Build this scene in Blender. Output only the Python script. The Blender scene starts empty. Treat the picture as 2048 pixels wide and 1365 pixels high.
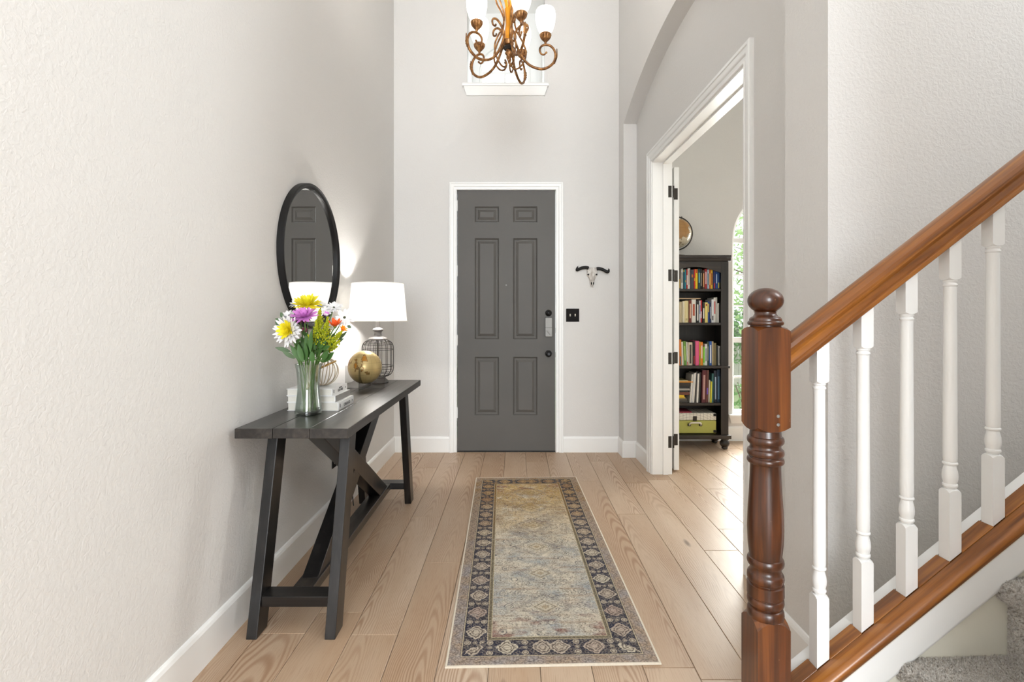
import bpy, bmesh, math, random
from mathutils import Vector, Matrix
random.seed(11)
PI = math.pi
sc = bpy.context.scene
C = sc.collection

# ------------------------------------------------------------------ camera, world, lights, exposure
EYE = 1.279
cam = bpy.data.cameras.new('camera')
cam.lens = 18.0; cam.sensor_width = 36.0; cam.sensor_fit = 'HORIZONTAL'
cam.shift_x = -8 / 2048.0; cam.shift_y = -50.5 / 2048.0
cam.clip_start = 0.05; cam.clip_end = 200
camo = bpy.data.objects.new('camera', cam); C.objects.link(camo)
camo.location = (0, 0, EYE); camo.rotation_euler = (PI / 2, 0, 0)
sc.camera = camo

world = bpy.data.worlds.new('world'); sc.world = world; world.use_nodes = True
bg = world.node_tree.nodes['Background']
bg.inputs[0].default_value = (0.93, 0.97, 1.0, 1); bg.inputs[1].default_value = 1.5

def area(name, loc, rot, sx, sy, power, col):
    l = bpy.data.lights.new(name, 'AREA'); l.shape = 'RECTANGLE'; l.size = sx; l.size_y = sy
    l.energy = power; l.color = col
    o = bpy.data.objects.new(name, l); C.objects.link(o); o.location = loc; o.rotation_euler = rot
    return o
# added light of an assumed, unseen window far behind the photographer (set in the opening of wall_back)
area('assumed_back_window_light', (0.3, -7.96, 2.6), (PI / 2, 0, 0), 2.8, 4.6, 380, (0.88, 0.94, 1.0))
# added fill high on the right, evens the hall (in the opening of wall_side)
area('added_fill_upper', (3.56, -1.8, 4.2), (0, PI / 2, 0), 1.8, 3.6, 52, (0.95, 0.975, 1.0))
# added fill to brighten the stair wall (in the opening of wall_side)
area('added_fill_stairwell', (3.56, 0.98, 3.9), (0, PI / 2, 0), 2.0, 1.0, 34, (0.96, 0.98, 1.0))
# daylight coming in through the arched study window and the high window over the door
area('daylight_study_window', (2.75, 5.42, 1.25), (-PI / 2, 0, 0), 0.95, 1.9, 130, (1.0, 0.985, 0.955))
area('daylight_high_window', (-0.12, 5.75, 3.95), (-PI / 2, 0, 0), 0.6, 0.8, 5, (0.97, 0.99, 1.0))

sc.view_settings.view_transform = 'Standard'
sc.view_settings.look = 'None'
sc.view_settings.gamma = 1.0
sc.view_settings.use_curve_mapping = False
sc.view_settings.exposure = 0.62
sc.cycles.use_denoising = True
sc.cycles.use_adaptive_sampling = True; sc.cycles.adaptive_threshold = 0.15; sc.cycles.light_sampling_threshold = 0.03
sc.cycles.max_bounces = 6; sc.cycles.diffuse_bounces = 4; sc.cycles.glossy_bounces = 3
sc.cycles.transmission_bounces = 6; sc.cycles.transparent_max_bounces = 16
sc.cycles.sample_clamp_indirect = 6.0
sc.cycles.caustics_reflective = False; sc.cycles.caustics_refractive = False

# ------------------------------------------------------------------ material helpers
def lin(c):
    c /= 255.0
    return c / 12.92 if c <= 0.04045 else ((c + 0.055) / 1.055) ** 2.4
def rgb(r, g, b):
    return (lin(r), lin(g), lin(b), 1.0)

class G:
    def __init__(s, name):
        s.mat = bpy.data.materials.new(name); s.mat.use_nodes = True
        s.nt = s.mat.node_tree; s.b = s.nt.nodes['Principled BSDF']; s.out = s.nt.nodes['Material Output']
    def put(s, sock, v):
        if isinstance(v, bpy.types.NodeSocket): s.nt.links.new(v, sock)
        elif isinstance(v, (tuple, list)):
            if sock.type == 'RGBA': sock.default_value = tuple(v) if len(v) == 4 else tuple(v) + (1,)
            else: sock.default_value = tuple(v)[:3]
        elif v is not None: sock.default_value = v
    def n(s, t, **kw):
        nd = s.nt.nodes.new(t)
        for k, v in kw.items(): setattr(nd, k, v)
        return nd
    def m(s, op, a, b=None, c=None, clamp=False):
        nd = s.n('ShaderNodeMath', operation=op, use_clamp=clamp)
        s.put(nd.inputs[0], a); s.put(nd.inputs[1], b); s.put(nd.inputs[2], c)
        return nd.outputs[0]
    def mix(s, f, a, b, blend='MIX'):
        nd = s.n('ShaderNodeMix', data_type='RGBA', blend_type=blend)
        s.put(nd.inputs[0], f); s.put(nd.inputs[6], a); s.put(nd.inputs[7], b)
        return nd.outputs[2]
    def coord(s, which='Object'):
        return s.n('ShaderNodeTexCoord').outputs[which]
    def sep(s, v):
        nd = s.n('ShaderNodeSeparateXYZ'); s.put(nd.inputs[0], v); return nd.outputs
    def comb(s, x, y, z):
        nd = s.n('ShaderNodeCombineXYZ'); s.put(nd.inputs[0], x); s.put(nd.inputs[1], y); s.put(nd.inputs[2], z)
        return nd.outputs[0]
    def vscale(s, v, k):
        nd = s.n('ShaderNodeVectorMath', operation='MULTIPLY'); s.put(nd.inputs[0], v); s.put(nd.inputs[1], k); return nd.outputs[0]
    def vadd(s, v, k):
        nd = s.n('ShaderNodeVectorMath', operation='ADD'); s.put(nd.inputs[0], v); s.put(nd.inputs[1], k); return nd.outputs[0]
    def noise(s, v, scale, detail=2, rough=0.5, dist=0.0):
        nd = s.n('ShaderNodeTexNoise'); s.put(nd.inputs['Vector'], v)
        nd.inputs['Scale'].default_value = scale; nd.inputs['Detail'].default_value = detail
        nd.inputs['Roughness'].default_value = rough; nd.inputs['Distortion'].default_value = dist
        return nd.outputs['Fac']
    def vor(s, v, scale, feature='F1', out='Distance', rnd=1.0):
        nd = s.n('ShaderNodeTexVoronoi', feature=feature); s.put(nd.inputs['Vector'], v)
        nd.inputs['Scale'].default_value = scale; nd.inputs['Randomness'].default_value = rnd
        return nd.outputs[out]
    def ramp(s, f, stops, interp='LINEAR'):
        nd = s.n('ShaderNodeValToRGB'); s.put(nd.inputs[0], f); cr = nd.color_ramp; cr.interpolation = interp
        while len(cr.elements) < len(stops): cr.elements.new(0.5)
        for e, (p, c) in zip(cr.elements, stops):
            e.position = p; e.color = c if isinstance(c, tuple) else (c, c, c, 1)
        return nd.outputs[0]
    def step(s, v, a, b):
        nd = s.n('ShaderNodeMapRange'); s.put(nd.inputs[0], v); nd.inputs[1].default_value = a; nd.inputs[2].default_value = b
        return nd.outputs[0]
    def bump(s, h, strength, dist):
        nd = s.n('ShaderNodeBump'); s.put(nd.inputs['Height'], h)
        nd.inputs['Strength'].default_value = strength; nd.inputs['Distance'].default_value = dist
        s.nt.links.new(nd.outputs[0], s.b.inputs['Normal'])
    def rand(s):
        return s.n('ShaderNodeObjectInfo').outputs['Random']
    def fin(s, col=None, rough=None, metal=None, spec=None, **kw):
        if col is not None: s.put(s.b.inputs['Base Color'], col)
        if rough is not None: s.put(s.b.inputs['Roughness'], rough)
        if metal is not None: s.put(s.b.inputs['Metallic'], metal)
        if spec is not None: s.put(s.b.inputs['Specular IOR Level'], spec)
        for k, v in kw.items(): s.put(s.b.inputs[k.replace('_', ' ')], v)
        return s.mat

def plain(name, col, rough=0.5, metal=0.0, var=0.06, scale=14, **kw):
    g = G(name); co = g.coord()
    f = g.noise(co, scale, 3)
    c = g.mix(f, tuple(x * (1 - var) for x in col[:3]), tuple(min(1, x * (1 + var)) for x in col[:3]))
    return g.fin(c, rough, metal, **kw)

def paint_wall(name, col):
    g = G(name); co = g.coord()
    a = g.noise(co, 75, 2, 0.55, 0.6); b = g.noise(co, 210, 1)
    h = g.m('ADD', g.step(a, 0.38, 0.62), g.m('MULTIPLY', b, 0.35))
    t = g.noise(co, 1.3, 2)
    g.bump(h, 0.22, 0.003)
    return g.fin(g.mix(t, tuple(x * 0.985 for x in col[:3]), col[:3]), 0.62, spec=0.3)

WALL = paint_wall('wall_paint', rgb(225, 223, 220))
CEIL = plain('ceiling_paint', rgb(238, 236, 232), 0.8, var=0.01)
TRIM = plain('white_trim_paint', rgb(246, 246, 244), 0.32, var=0.012, scale=3)
CREAM = plain('cream_stringer_paint', rgb(233, 229, 214), 0.4, var=0.03, scale=5)

def oak_floor():
    g = G('oak_floor'); co = g.coord(); r = g.rand()
    x, y, z = g.sep(co)
    r2 = g.m('FRACT', g.m('MULTIPLY', r, 17.31)); r3 = g.m('FRACT', g.m('MULTIPLY', r, 53.7))
    off = g.comb(g.m('MULTIPLY', r, 31.0), g.m('MULTIPLY', r2, 47.0), 0.0)
    p = g.vadd(co, off)
    wob = g.noise(g.vscale(p, (5.5, 1.7, 1)), 1.0, 2, 0.5)
    wob2 = g.noise(g.vscale(p, (22, 6.0, 1)), 1.0, 2, 0.5)
    xx = g.m('ADD', g.m('SUBTRACT', x, g.m('MULTIPLY', g.m('SUBTRACT', r2, 0.5), 0.16)), g.m('MULTIPLY', g.m('SUBTRACT', wob, 0.5), 0.10))
    xx = g.m('ADD', xx, g.m('MULTIPLY', g.m('SUBTRACT', wob2, 0.5), 0.012))
    dep = g.m('ADD', g.m('MULTIPLY', g.m('ADD', y, g.m('MULTIPLY', r3, 1.3)), 0.055), 0.004)
    rr = g.m('SQRT', g.m('ADD', g.m('MULTIPLY', xx, xx), g.m('MULTIPLY', dep, dep)))
    band = g.m('SINE', g.m('MULTIPLY', rr, 860.0))
    band = g.step(band, -0.4, 1.0)
    pore = g.noise(g.vscale(p, (330, 11, 1)), 1.0, 2, 0.6)
    broad = g.noise(g.vscale(p, (9, 1.1, 1)), 1.0, 3, 0.55)
    tone = g.ramp(r, [(0, rgb(196, 172, 147)), (0.35, rgb(206, 184, 160)), (0.7, rgb(190, 164, 138)), (1, rgb(212, 193, 171))])
    c = g.mix(g.step(broad, 0.3, 0.75), tone, g.mix(0.5, tone, rgb(174, 138, 104)))
    mask = g.step(g.noise(g.vscale(p, (4, 1.0, 1)), 1.0, 1), 0.36, 0.62)
    gf = g.m('MULTIPLY', g.m('MULTIPLY', band, mask), 0.68)
    c = g.mix(gf, c, rgb(150, 112, 82))
    c = g.mix(g.m('MULTIPLY', g.step(pore, 0.52, 0.72), 0.28), c, rgb(138, 104, 76))
    knot = g.vor(g.vscale(p, (3.2, 0.9, 1)), 1.0)
    c = g.mix(g.m('MULTIPLY', g.step(knot, 0.055, 0.02), 0.75), c, rgb(92, 68, 50))
    g.bump(g.m('ADD', g.m('MULTIPLY', pore, 0.6), g.m('MULTIPLY', band, 0.3)), 0.16, 0.0008)
    return g.fin(c, g.m('ADD', 0.36, g.m('MULTIPLY', pore, 0.12)), spec=0.45)
OAK = oak_floor()

def grain_wood(name, dark, mid, light, rough, axis='Z', scale=1.0, coat=0.0, wear=0.0):
    g = G(name); co = g.coord(); r = g.rand()
    if axis == 'S':
        rot = g.n('ShaderNodeVectorRotate', rotation_type='Y_AXIS'); g.put(rot.inputs['Vector'], co); rot.inputs['Angle'].default_value = math.atan(0.758); co = rot.outputs[0]
    k = {'X': (1.5, 30, 30), 'S': (1.5, 30, 30), 'Y': (30, 1.5, 30), 'Z': (30, 30, 1.5)}[axis]
    p = g.vadd(g.vscale(co, tuple(q * scale for q in k)), g.comb(g.m('MULTIPLY', r, 9.0), g.m('MULTIPLY', r, 5.0), g.m('MULTIPLY', r, 7.0)))
    a = g.noise(p, 1.0, 4, 0.55, 0.8)
    s_ = g.m('SINE', g.m('MULTIPLY', g.noise(g.vscale(p, (0.35, 0.35, 0.35)), 1.0, 2, 0.5, 0.4), 34.0))
    f = g.noise(g.vscale(p, (7, 7, 3)), 1.0, 2)
    c = g.ramp(a, [(0.28, dark), (0.5, mid), (0.74, light)])
    c = g.mix(g.m('MULTIPLY', g.step(s_, 0.2, 1.0), 0.45), c, dark)
    c = g.mix(g.m('MULTIPLY', g.step(f, 0.5, 0.8), 0.35), c, dark)
    if wear:
        w = g.noise(co, 60, 3, 0.7)
        w2 = g.noise(co, 9, 2)
        c = g.mix(g.m('MULTIPLY', g.m('MULTIPLY', g.step(w, 0.69, 0.74), g.step(w2, 0.5, 0.6)), wear), c, rgb(206, 160, 116))
    g.bump(g.m('ADD', a, g.m('MULTIPLY', f, 0.6)), 0.12, 0.0015)
    return g.fin(c, rough, spec=0.5, Coat_Weight=coat, Coat_Roughness=0.18)
STAIN_Z = grain_wood('stained_pine_upright', rgb(58, 28, 8), rgb(104, 55, 19), rgb(140, 82, 32), 0.33, 'Z', 1.0, 0.35, 0.8)
STAIN_DARK = grain_wood('stained_pine_turned', rgb(38, 18, 7), rgb(72, 36, 15), rgb(108, 58, 24), 0.3, 'Z', 1.1, 0.4, 0.8)
STAIN_X = grain_wood('stained_pine_rail', rgb(92, 48, 12), rgb(152, 92, 32), rgb(188, 124, 52), 0.33, 'S', 1.0, 0.35, 0.5)
EBONY_Y = grain_wood('ebonised_pine_long', rgb(24, 21, 19), rgb(46, 41, 37), rgb(70, 63, 57), 0.34, 'Y', 1.0, 0.25)
EBONY_Z = grain_wood('ebonised_pine_upright', rgb(9, 9, 9), rgb(20, 18, 18), rgb(40, 37, 36), 0.30, 'Z', 1.0, 0.2)
EBONY_X = grain_wood('ebonised_pine_cross', rgb(9, 9, 9), rgb(20, 18, 18), rgb(40, 37, 36), 0.30, 'X', 1.0, 0.2)
ESPRESSO = grain_wood('espresso_wood', rgb(14, 10, 8), rgb(29, 22, 18), rgb(44, 35, 29), 0.45, 'Z', 0.8, 0.1)
ESPRESSO_X = grain_wood('espresso_wood_cross', rgb(20, 15, 12), rgb(42, 33, 27), rgb(66, 54, 44), 0.42, 'X', 0.8, 0.1)

def door_paint():
    g = G('charcoal_door_paint'); co = g.coord()
    f = g.noise(g.vscale(co, (60, 60, 4)), 1.0, 4, 0.6)
    t = g.noise(co, 2.2, 2)
    c = g.mix(t, rgb(84, 82, 79), rgb(96, 93, 89))
    g.bump(f, 0.18, 0.0012)
    return g.fin(c, 0.5, spec=0.35)
DOOR = door_paint()
BLACK = plain('black_satin', rgb(20, 19, 19), 0.45, var=0.15, Specular_IOR_Level=0.3)
MATTE = plain('matte_black_plate', rgb(24, 22, 21), 0.75, var=0.15, Specular_IOR_Level=0.2)
BLACKMET = plain('black_metal', rgb(30, 29, 30), 0.3, 0.6, var=0.1)
BRONZE = plain('dark_bronze', rgb(62, 58, 54), 0.4, 0.7, var=0.12)
NICKEL = plain('satin_nickel', rgb(150, 149, 146), 0.55, 0.45, var=0.03)
IVORY = plain('ivory_plastic', rgb(236, 230, 214), 0.4, var=0.02)
CORDM = plain('black_cord', rgb(18, 18, 18), 0.5)
STEEL = plain('screw_steel', rgb(170, 168, 165), 0.35, 0.9)

def mirror_mat():
    g = G('mirror_silver'); f = g.noise(g.coord(), 3, 1)
    return g.fin(g.mix(f, (0.86, 0.86, 0.85), (0.88, 0.88, 0.87)), 0.0, 1.0)
MIRROR = mirror_mat()

def thin_glass(name, tint=(1, 1, 1), refl=0.10, haze=0.0):
    g = G(name); nt = g.nt
    tr = g.n('ShaderNodeBsdfTransparent'); tr.inputs[0].default_value = tuple(tint) + (1,)
    gl = g.n('ShaderNodeBsdfGlossy'); gl.inputs['Roughness'].default_value = 0.02
    lw = g.n('ShaderNodeLayerWeight'); lw.inputs[0].default_value = 0.35
    f = g.m('ADD', g.m('MULTIPLY', lw.outputs['Fresnel'], 0.38), refl * 0.3, clamp=True)
    mx = g.n('ShaderNodeMixShader')
    nt.links.new(f, mx.inputs[0]); nt.links.new(tr.outputs[0], mx.inputs[1]); nt.links.new(gl.outputs[0], mx.inputs[2])
    last = mx
    if haze:
        df = g.n('ShaderNodeBsdfDiffuse'); df.inputs[0].default_value = (0.8, 0.8, 0.78, 1)
        m2 = g.n('ShaderNodeMixShader'); m2.inputs[0].default_value = haze
        nt.links.new(mx.outputs[0], m2.inputs[1]); nt.links.new(df.outputs[0], m2.inputs[2]); last = m2
    nt.links.new(last.outputs[0], g.out.inputs[0])
    return g.mat
PANE = thin_glass('window_glass', (0.97, 0.985, 0.98), 0.05)
VASEGLASS = thin_glass('vase_glass', (0.925, 0.962, 0.94), 0.3)
WATER = thin_glass('vase_water', (0.94, 0.965, 0.945), 0.1)
ACRYLIC = thin_glass('smoky_acrylic', (0.84, 0.835, 0.825), 0.14)

def lit_glass(name, emit, col):
    g = G(name); f = g.noise(g.coord(), 9, 3)
    c = g.mix(f, (0.92, 0.90, 0.86), (0.97, 0.96, 0.94))
    return g.fin(c, 0.35, Emission_Color=col, Emission_Strength=emit)
SHADEGLASS = lit_glass('lit_frosted_glass', 1.1, (1.0, 0.95, 0.86))

def lampshade():
    g = G('white_linen_shade'); nt = g.nt
    f = g.noise(g.vscale(g.coord(), (400, 400, 60)), 1.0, 2)
    c = g.mix(f, (0.90, 0.89, 0.86), (0.95, 0.94, 0.92))
    d = g.n('ShaderNodeBsdfDiffuse'); t = g.n('ShaderNodeBsdfTranslucent')
    nt.links.new(c, d.inputs[0]); nt.links.new(c, t.inputs[0])
    mx = g.n('ShaderNodeMixShader'); mx.inputs[0].default_value = 0.62
    nt.links.new(d.outputs[0], mx.inputs[1]); nt.links.new(t.outputs[0], mx.inputs[2]); em = g.n('ShaderNodeEmission'); em.inputs[0].default_value = (1.0, 0.985, 0.96, 1); em.inputs[1].default_value = 0.16
    ad = g.n('ShaderNodeAddShader'); nt.links.new(mx.outputs[0], ad.inputs[0]); nt.links.new(em.outputs[0], ad.inputs[1]); nt.links.new(ad.outputs[0], g.out.inputs[0])
    g.mat.cycles.emission_sampling = 'NONE'
    return g.mat
LINEN = lampshade()
BULB = lit_glass('lit_bulb', 12.0, (1.0, 0.93, 0.82))

# ------------------------------------------------------------------ mesh helpers
class MB:
    def __init__(s): s.v = []; s.f = []; s.e = 0
    def add(s, vs, fs):
        o = len(s.v); s.v += [tuple(p) for p in vs]; s.f += [tuple(i + o for i in f) for f in fs]; return s
    def box(s, x0, x1, y0, y1, z0, z1):
        vs = [(x0, y0, z0), (x1, y0, z0), (x1, y1, z0), (x0, y1, z0), (x0, y0, z1), (x1, y0, z1), (x1, y1, z1), (x0, y1, z1)]
        return s.add(vs, [(0, 3, 2, 1), (4, 5, 6, 7), (0, 1, 5, 4), (1, 2, 6, 5), (2, 3, 7, 6), (3, 0, 4, 7)])
    def hexa(s, a, b):   # two quads (same winding) joined
        return s.add(list(a) + list(b), [(3, 2, 1, 0), (4, 5, 6, 7), (0, 1, 5, 4), (1, 2, 6, 5), (2, 3, 7, 6), (3, 0, 4, 7)])
    def prism(s, poly, fn, h0, h1):    # poly of (a,b); fn(a,b,h)->xyz
        n = len(poly); vs = [fn(a, b, h0) for a, b in poly] + [fn(a, b, h1) for a, b in poly]
        fs = [tuple(range(n))[::-1], tuple(range(n, 2 * n))] + [(i, (i + 1) % n, n + (i + 1) % n, n + i) for i in range(n)]
        return s.add(vs, fs)
    def lathe(s, prof, n=24, cx=0, cy=0, cap=True):
        vs = []; fs = []; m = len(prof)
        for i in range(n):
            a = 2 * PI * i / n
            for r, z in prof: vs.append((cx + r * math.cos(a), cy + r * math.sin(a), z))
        for i in range(n):
            j = (i + 1) % n
            for k in range(m - 1): fs.append((i * m + k, j * m + k, j * m + k + 1, i * m + k + 1))
        if cap:
            if prof[0][0] > 1e-5: fs.append(tuple(i * m for i in range(n))[::-1])
            if prof[-1][0] > 1e-5: fs.append(tuple(i * m + m - 1 for i in range(n)))
        return s.add(vs, fs)
    def tube(s, pts, rad, n=8, closed=False, flat=1.0):
        P = [Vector(p) for p in pts]; m = len(P)
        R = rad if callable(rad) else (lambda t: rad)
        T = []
        for i in range(m):
            if closed: d = P[(i + 1) % m] - P[i - 1]
            else: d = P[min(i + 1, m - 1)] - P[max(i - 1, 0)]
            T.append(d.normalized())
        u = T[0].orthogonal().normalized(); vs = []
        for i in range(m):
            u = (u - T[i] * u.dot(T[i])); u = u.normalized() if u.length > 1e-6 else T[i].orthogonal().normalized()
            w = T[i].cross(u); r = R(i / max(1, m - 1))
            for k in range(n):
                a = 2 * PI * k / n
                vs.append(P[i] + u * (r * math.cos(a)) + w * (r * flat * math.sin(a)))
        fs = []
        for i in range(m if closed else m - 1):
            j = (i + 1) % m
            for k in range(n): fs.append((i * n + k, i * n + (k + 1) % n, j * n + (k + 1) % n, j * n + k))
        if not closed: fs += [tuple(range(n))[::-1], tuple(range((m - 1) * n, m * n))]
        return s.add(vs, fs)
    def ball(s, c, rx, ry=None, rz=None, nu=16, nv=10):
        ry = ry or rx; rz = rz or rx; vs = [(c[0], c[1], c[2] - rz)]; fs = []
        for j in range(1, nv):
            b = -PI / 2 + PI * j / nv
            for i in range(nu):
                a = 2 * PI * i / nu; vs.append((c[0] + rx * math.cos(b) * math.cos(a), c[1] + ry * math.cos(b) * math.sin(a), c[2] + rz * math.sin(b)))
        vs.append((c[0], c[1], c[2] + rz)); t = len(vs) - 1
        for i in range(nu):
            fs.append((0, 1 + (i + 1) % nu, 1 + i)); fs.append((t, t - nu + i, t - nu + (i + 1) % nu))
        for j in range(nv - 2):
            for i in range(nu):
                a = 1 + j * nu + i; b = 1 + j * nu + (i + 1) % nu; fs.append((a, b, b + nu, a + nu))
        return s.add(vs, fs)
    def sweep(s, path, prof, fn, closed=False):   # planar mitred sweep; prof (w to the left of the path, h); fn(a,b,h)
        n = len(path); P = [Vector(p) for p in path]; vs = []; m = len(prof)
        for i in range(n):
            d1 = (P[i] - P[i - 1]).normalized() if (i > 0 or closed) else None
            d2 = (P[(i + 1) % n] - P[i]).normalized() if (i < n - 1 or closed) else None
            d1 = d1 or d2; d2 = d2 or d1
            n1 = Vector((-d1.y, d1.x)); n2 = Vector((-d2.y, d2.x)); mt = (n1 + n2) / (1 + n1.dot(n2))
            for w, h in prof: q = P[i] + mt * w; vs.append(fn(q.x, q.y, h))
        fs = []
        for i in range(n if closed else n - 1):
            j = (i + 1) % n
            for k in range(m): fs.append((i * m + k, i * m + (k + 1) % m, j * m + (k + 1) % m, j * m + k))
        if not closed: fs += [tuple(range(m))[::-1], tuple(range((n - 1) * m, n * m))]
        return s.add(vs, fs)
    def plate(s, xs, zs, holes, fn, h0, h1):      # rectangular grid plate with rectangular holes
        xs = sorted(set(xs + [q for h in holes for q in h[:2]])); zs = sorted(set(zs + [q for h in holes for q in h[2:]]))
        nx, nz = len(xs), len(zs); vs = [fn(x, z, h) for h in (h0, h1) for x in xs for z in zs]
        idx = lambda i, j, k: k * nx * nz + i * nz + j
        solid = lambda i, j: 0 <= i < nx - 1 and 0 <= j < nz - 1 and not any(h[0] - 1e-6 <= (xs[i] + xs[i + 1]) / 2 <= h[1] + 1e-6 and h[2] - 1e-6 <= (zs[j] + zs[j + 1]) / 2 <= h[3] + 1e-6 for h in holes)
        fs = []
        for i in range(nx - 1):
            for j in range(nz - 1):
                if not solid(i, j): continue
                fs.append((idx(i, j, 0), idx(i + 1, j, 0), idx(i + 1, j + 1, 0), idx(i, j + 1, 0)))
                fs.append((idx(i, j, 1), idx(i, j + 1, 1), idx(i + 1, j + 1, 1), idx(i + 1, j, 1)))
                if not solid(i - 1, j): fs.append((idx(i, j, 0), idx(i, j + 1, 0), idx(i, j + 1, 1), idx(i, j, 1)))
                if not solid(i + 1, j): fs.append((idx(i + 1, j, 0), idx(i + 1, j, 1), idx(i + 1, j + 1, 1), idx(i + 1, j + 1, 0)))
                if not solid(i, j - 1): fs.append((idx(i, j, 0), idx(i, j, 1), idx(i + 1, j, 1), idx(i + 1, j, 0)))
                if not solid(i, j + 1): fs.append((idx(i, j + 1, 0), idx(i + 1, j + 1, 0), idx(i + 1, j + 1, 1), idx(i, j + 1, 1)))
        return s.add(vs, fs)
    def mesh(s, name, smooth=False):
        me = bpy.data.meshes.new(name); me.from_pydata(s.v, [], s.f); me.validate()
        b = bmesh.new(); b.from_mesh(me); bmesh.ops.recalc_face_normals(b, faces=b.faces); b.to_mesh(me); b.free()
        if smooth:
            for p in me.polygons: p.use_smooth = True
            if smooth is not True: me.set_sharp_from_angle(angle=math.radians(smooth))
        me.update(); return me
    def build(s, name, mat, parent=None, smooth=False, bevel=0, loc=None, rotz=None):
        me = s.mesh(name, smooth); me.materials.append(mat)
        return link(name, me, parent, bevel, loc, rotz)

def link(name, me, parent=None, bevel=0, loc=None, rotz=None):
    o = bpy.data.objects.new(name, me); C.objects.link(o); o.parent = parent
    if loc is not None: o.location = loc
    if rotz is not None: o.rotation_euler.z = rotz
    if bevel:
        b = o.modifiers.new('bevel', 'BEVEL'); b.width = bevel; b.segments = 2; b.limit_method = 'ANGLE'; b.angle_limit = math.radians(40)
    return o
def thing(name, label, cat, loc=(0, 0, 0), rotz=0, group=None):
    o = bpy.data.objects.new(name, None); C.objects.link(o); o.location = loc; o.rotation_euler.z = rotz
    o.empty_display_size = 0.05; return tag(o, label, cat, group)
def tag(o, label, cat, group=None):
    o['label'] = label; o['category'] = cat
    if group: o['group'] = group
    return o
def struct(o, label=None):
    o['kind'] = 'structure'
    if label: o['label'] = label
    return o
def stuff(o): o['kind'] = 'stuff'; return o
def sdup(src, parent, loc=None, rotz=None):
    o = src.copy(); C.objects.link(o); o.parent = parent
    if loc is not None: o.location = loc
    if rotz is not None: o.rotation_euler.z = rotz
    return o
def catmull(pts, k=8):
    P = [Vector(p) for p in pts]; out = []
    for i in range(len(P) - 1):
        p0 = P[i - 1] if i else P[0] * 2 - P[1]; p1 = P[i]; p2 = P[i + 1]; p3 = P[i + 2] if i + 2 < len(P) else P[-1] * 2 - P[-2]
        for j in range(k):
            t = j / k
            out.append(0.5 * ((2 * p1) + (p2 - p0) * t + (2 * p0 - 5 * p1 + 4 * p2 - p3) * t * t + (3 * p1 - p0 - 3 * p2 + p3) * t ** 3))
    out.append(P[-1]); return out
def text_mesh(body, size, mat, parent, matrix, name='lettering', extrude=0.0003):
    cu = bpy.data.curves.new(name, 'FONT'); cu.body = body; cu.size = size; cu.align_x = 'CENTER'; cu.align_y = 'CENTER'; cu.extrude = extrude
    t = bpy.data.objects.new(name + '_curve', cu); C.objects.link(t)
    dg = bpy.context.evaluated_depsgraph_get(); me = bpy.data.meshes.new_from_object(t.evaluated_get(dg))
    bpy.data.objects.remove(t); bpy.data.curves.remove(cu)
    me.transform(matrix); me.materials.clear(); me.materials.append(mat)
    return link(name, me, parent)

XY = lambda x, y, h: (x, y, h)
XZ = lambda x, z, h: (x, h, z)          # plate standing in the XZ plane
YZ = lambda y, z, h: (h, y, z)

# ================================================================== SETTING
WL = -1.145      # left wall face
YF = 4.80        # far wall face
CZ = 5.5         # ceiling height
YB = -8.0        # back wall, set far back so the assumed window light falls evenly
YO = 5.23        # study outer wall face

# floor: slab with separate oak planks
floor = struct(MB().box(WL - 0.1, 4.3, YB - 0.1, 5.4, -0.12, -0.012).build('floor', plain('subfloor', rgb(120, 92, 66), 0.8)), 'pale oak plank floor')
PW = 0.1873
rowmesh = {}
for k in range(-2, 19):
    x0 = -0.849 + PW * k; x1 = x0 + PW
    if x0 < WL: x0 = WL - 0.02
    y = 0.2 - random.random() * 1.3
    while y < YO:
        ln = random.choice((1.2, 1.5, 1.8, 2.1)); y1 = min(y + ln, YO + 0.05)
        if y1 > 0.3 and y1 - y > 0.03:
            key = (round(x1 - x0, 4), round(y1 - y, 3))
            if key not in rowmesh:
                w2, l2 = key[0] / 2 - 0.0009, key[1] / 2 - 0.0009; bv = 0.0016
                m = MB(); lo = [(-w2, -l2, -0.012), (w2, -l2, -0.012), (w2, l2, -0.012), (-w2, l2, -0.012)]
                mi = [(a, b, -bv) for a, b, c in lo]; hi = [(a - math.copysign(bv, a), b - math.copysign(bv, b), 0) for a, b, c in lo]
                m.add(lo + mi + hi, [(3, 2, 1, 0), (8, 9, 10, 11)] + [(i, (i + 1) % 4, 4 + (i + 1) % 4, 4 + i) for i in range(4)] + [(4 + i, 4 + (i + 1) % 4, 8 + (i + 1) % 4, 8 + i) for i in range(4)])
                me = m.mesh('plank'); me.materials.append(OAK); rowmesh[key] = me
            link('plank', rowmesh[key], floor, 0, ((x0 + x1) / 2, (y + y1) / 2, 0))
        y += ln
# boards under the near part of the hall, outside the picture
struct(MB().box(WL, 4.2, YB, 0.2, -0.012, -0.0005).build('floor', OAK), 'oak floor behind the camera')

struct(MB().box(WL - 0.15, 4.3, YB - 0.1, 5.9, CZ, CZ + 0.1).build('ceiling', CEIL), 'white ceiling high above the hall')
struct(MB().box(WL - 0.15, WL, YB, YF + 0.15, 0, CZ).build('wall_left', WALL), 'pale grey textured hall wall')
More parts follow.
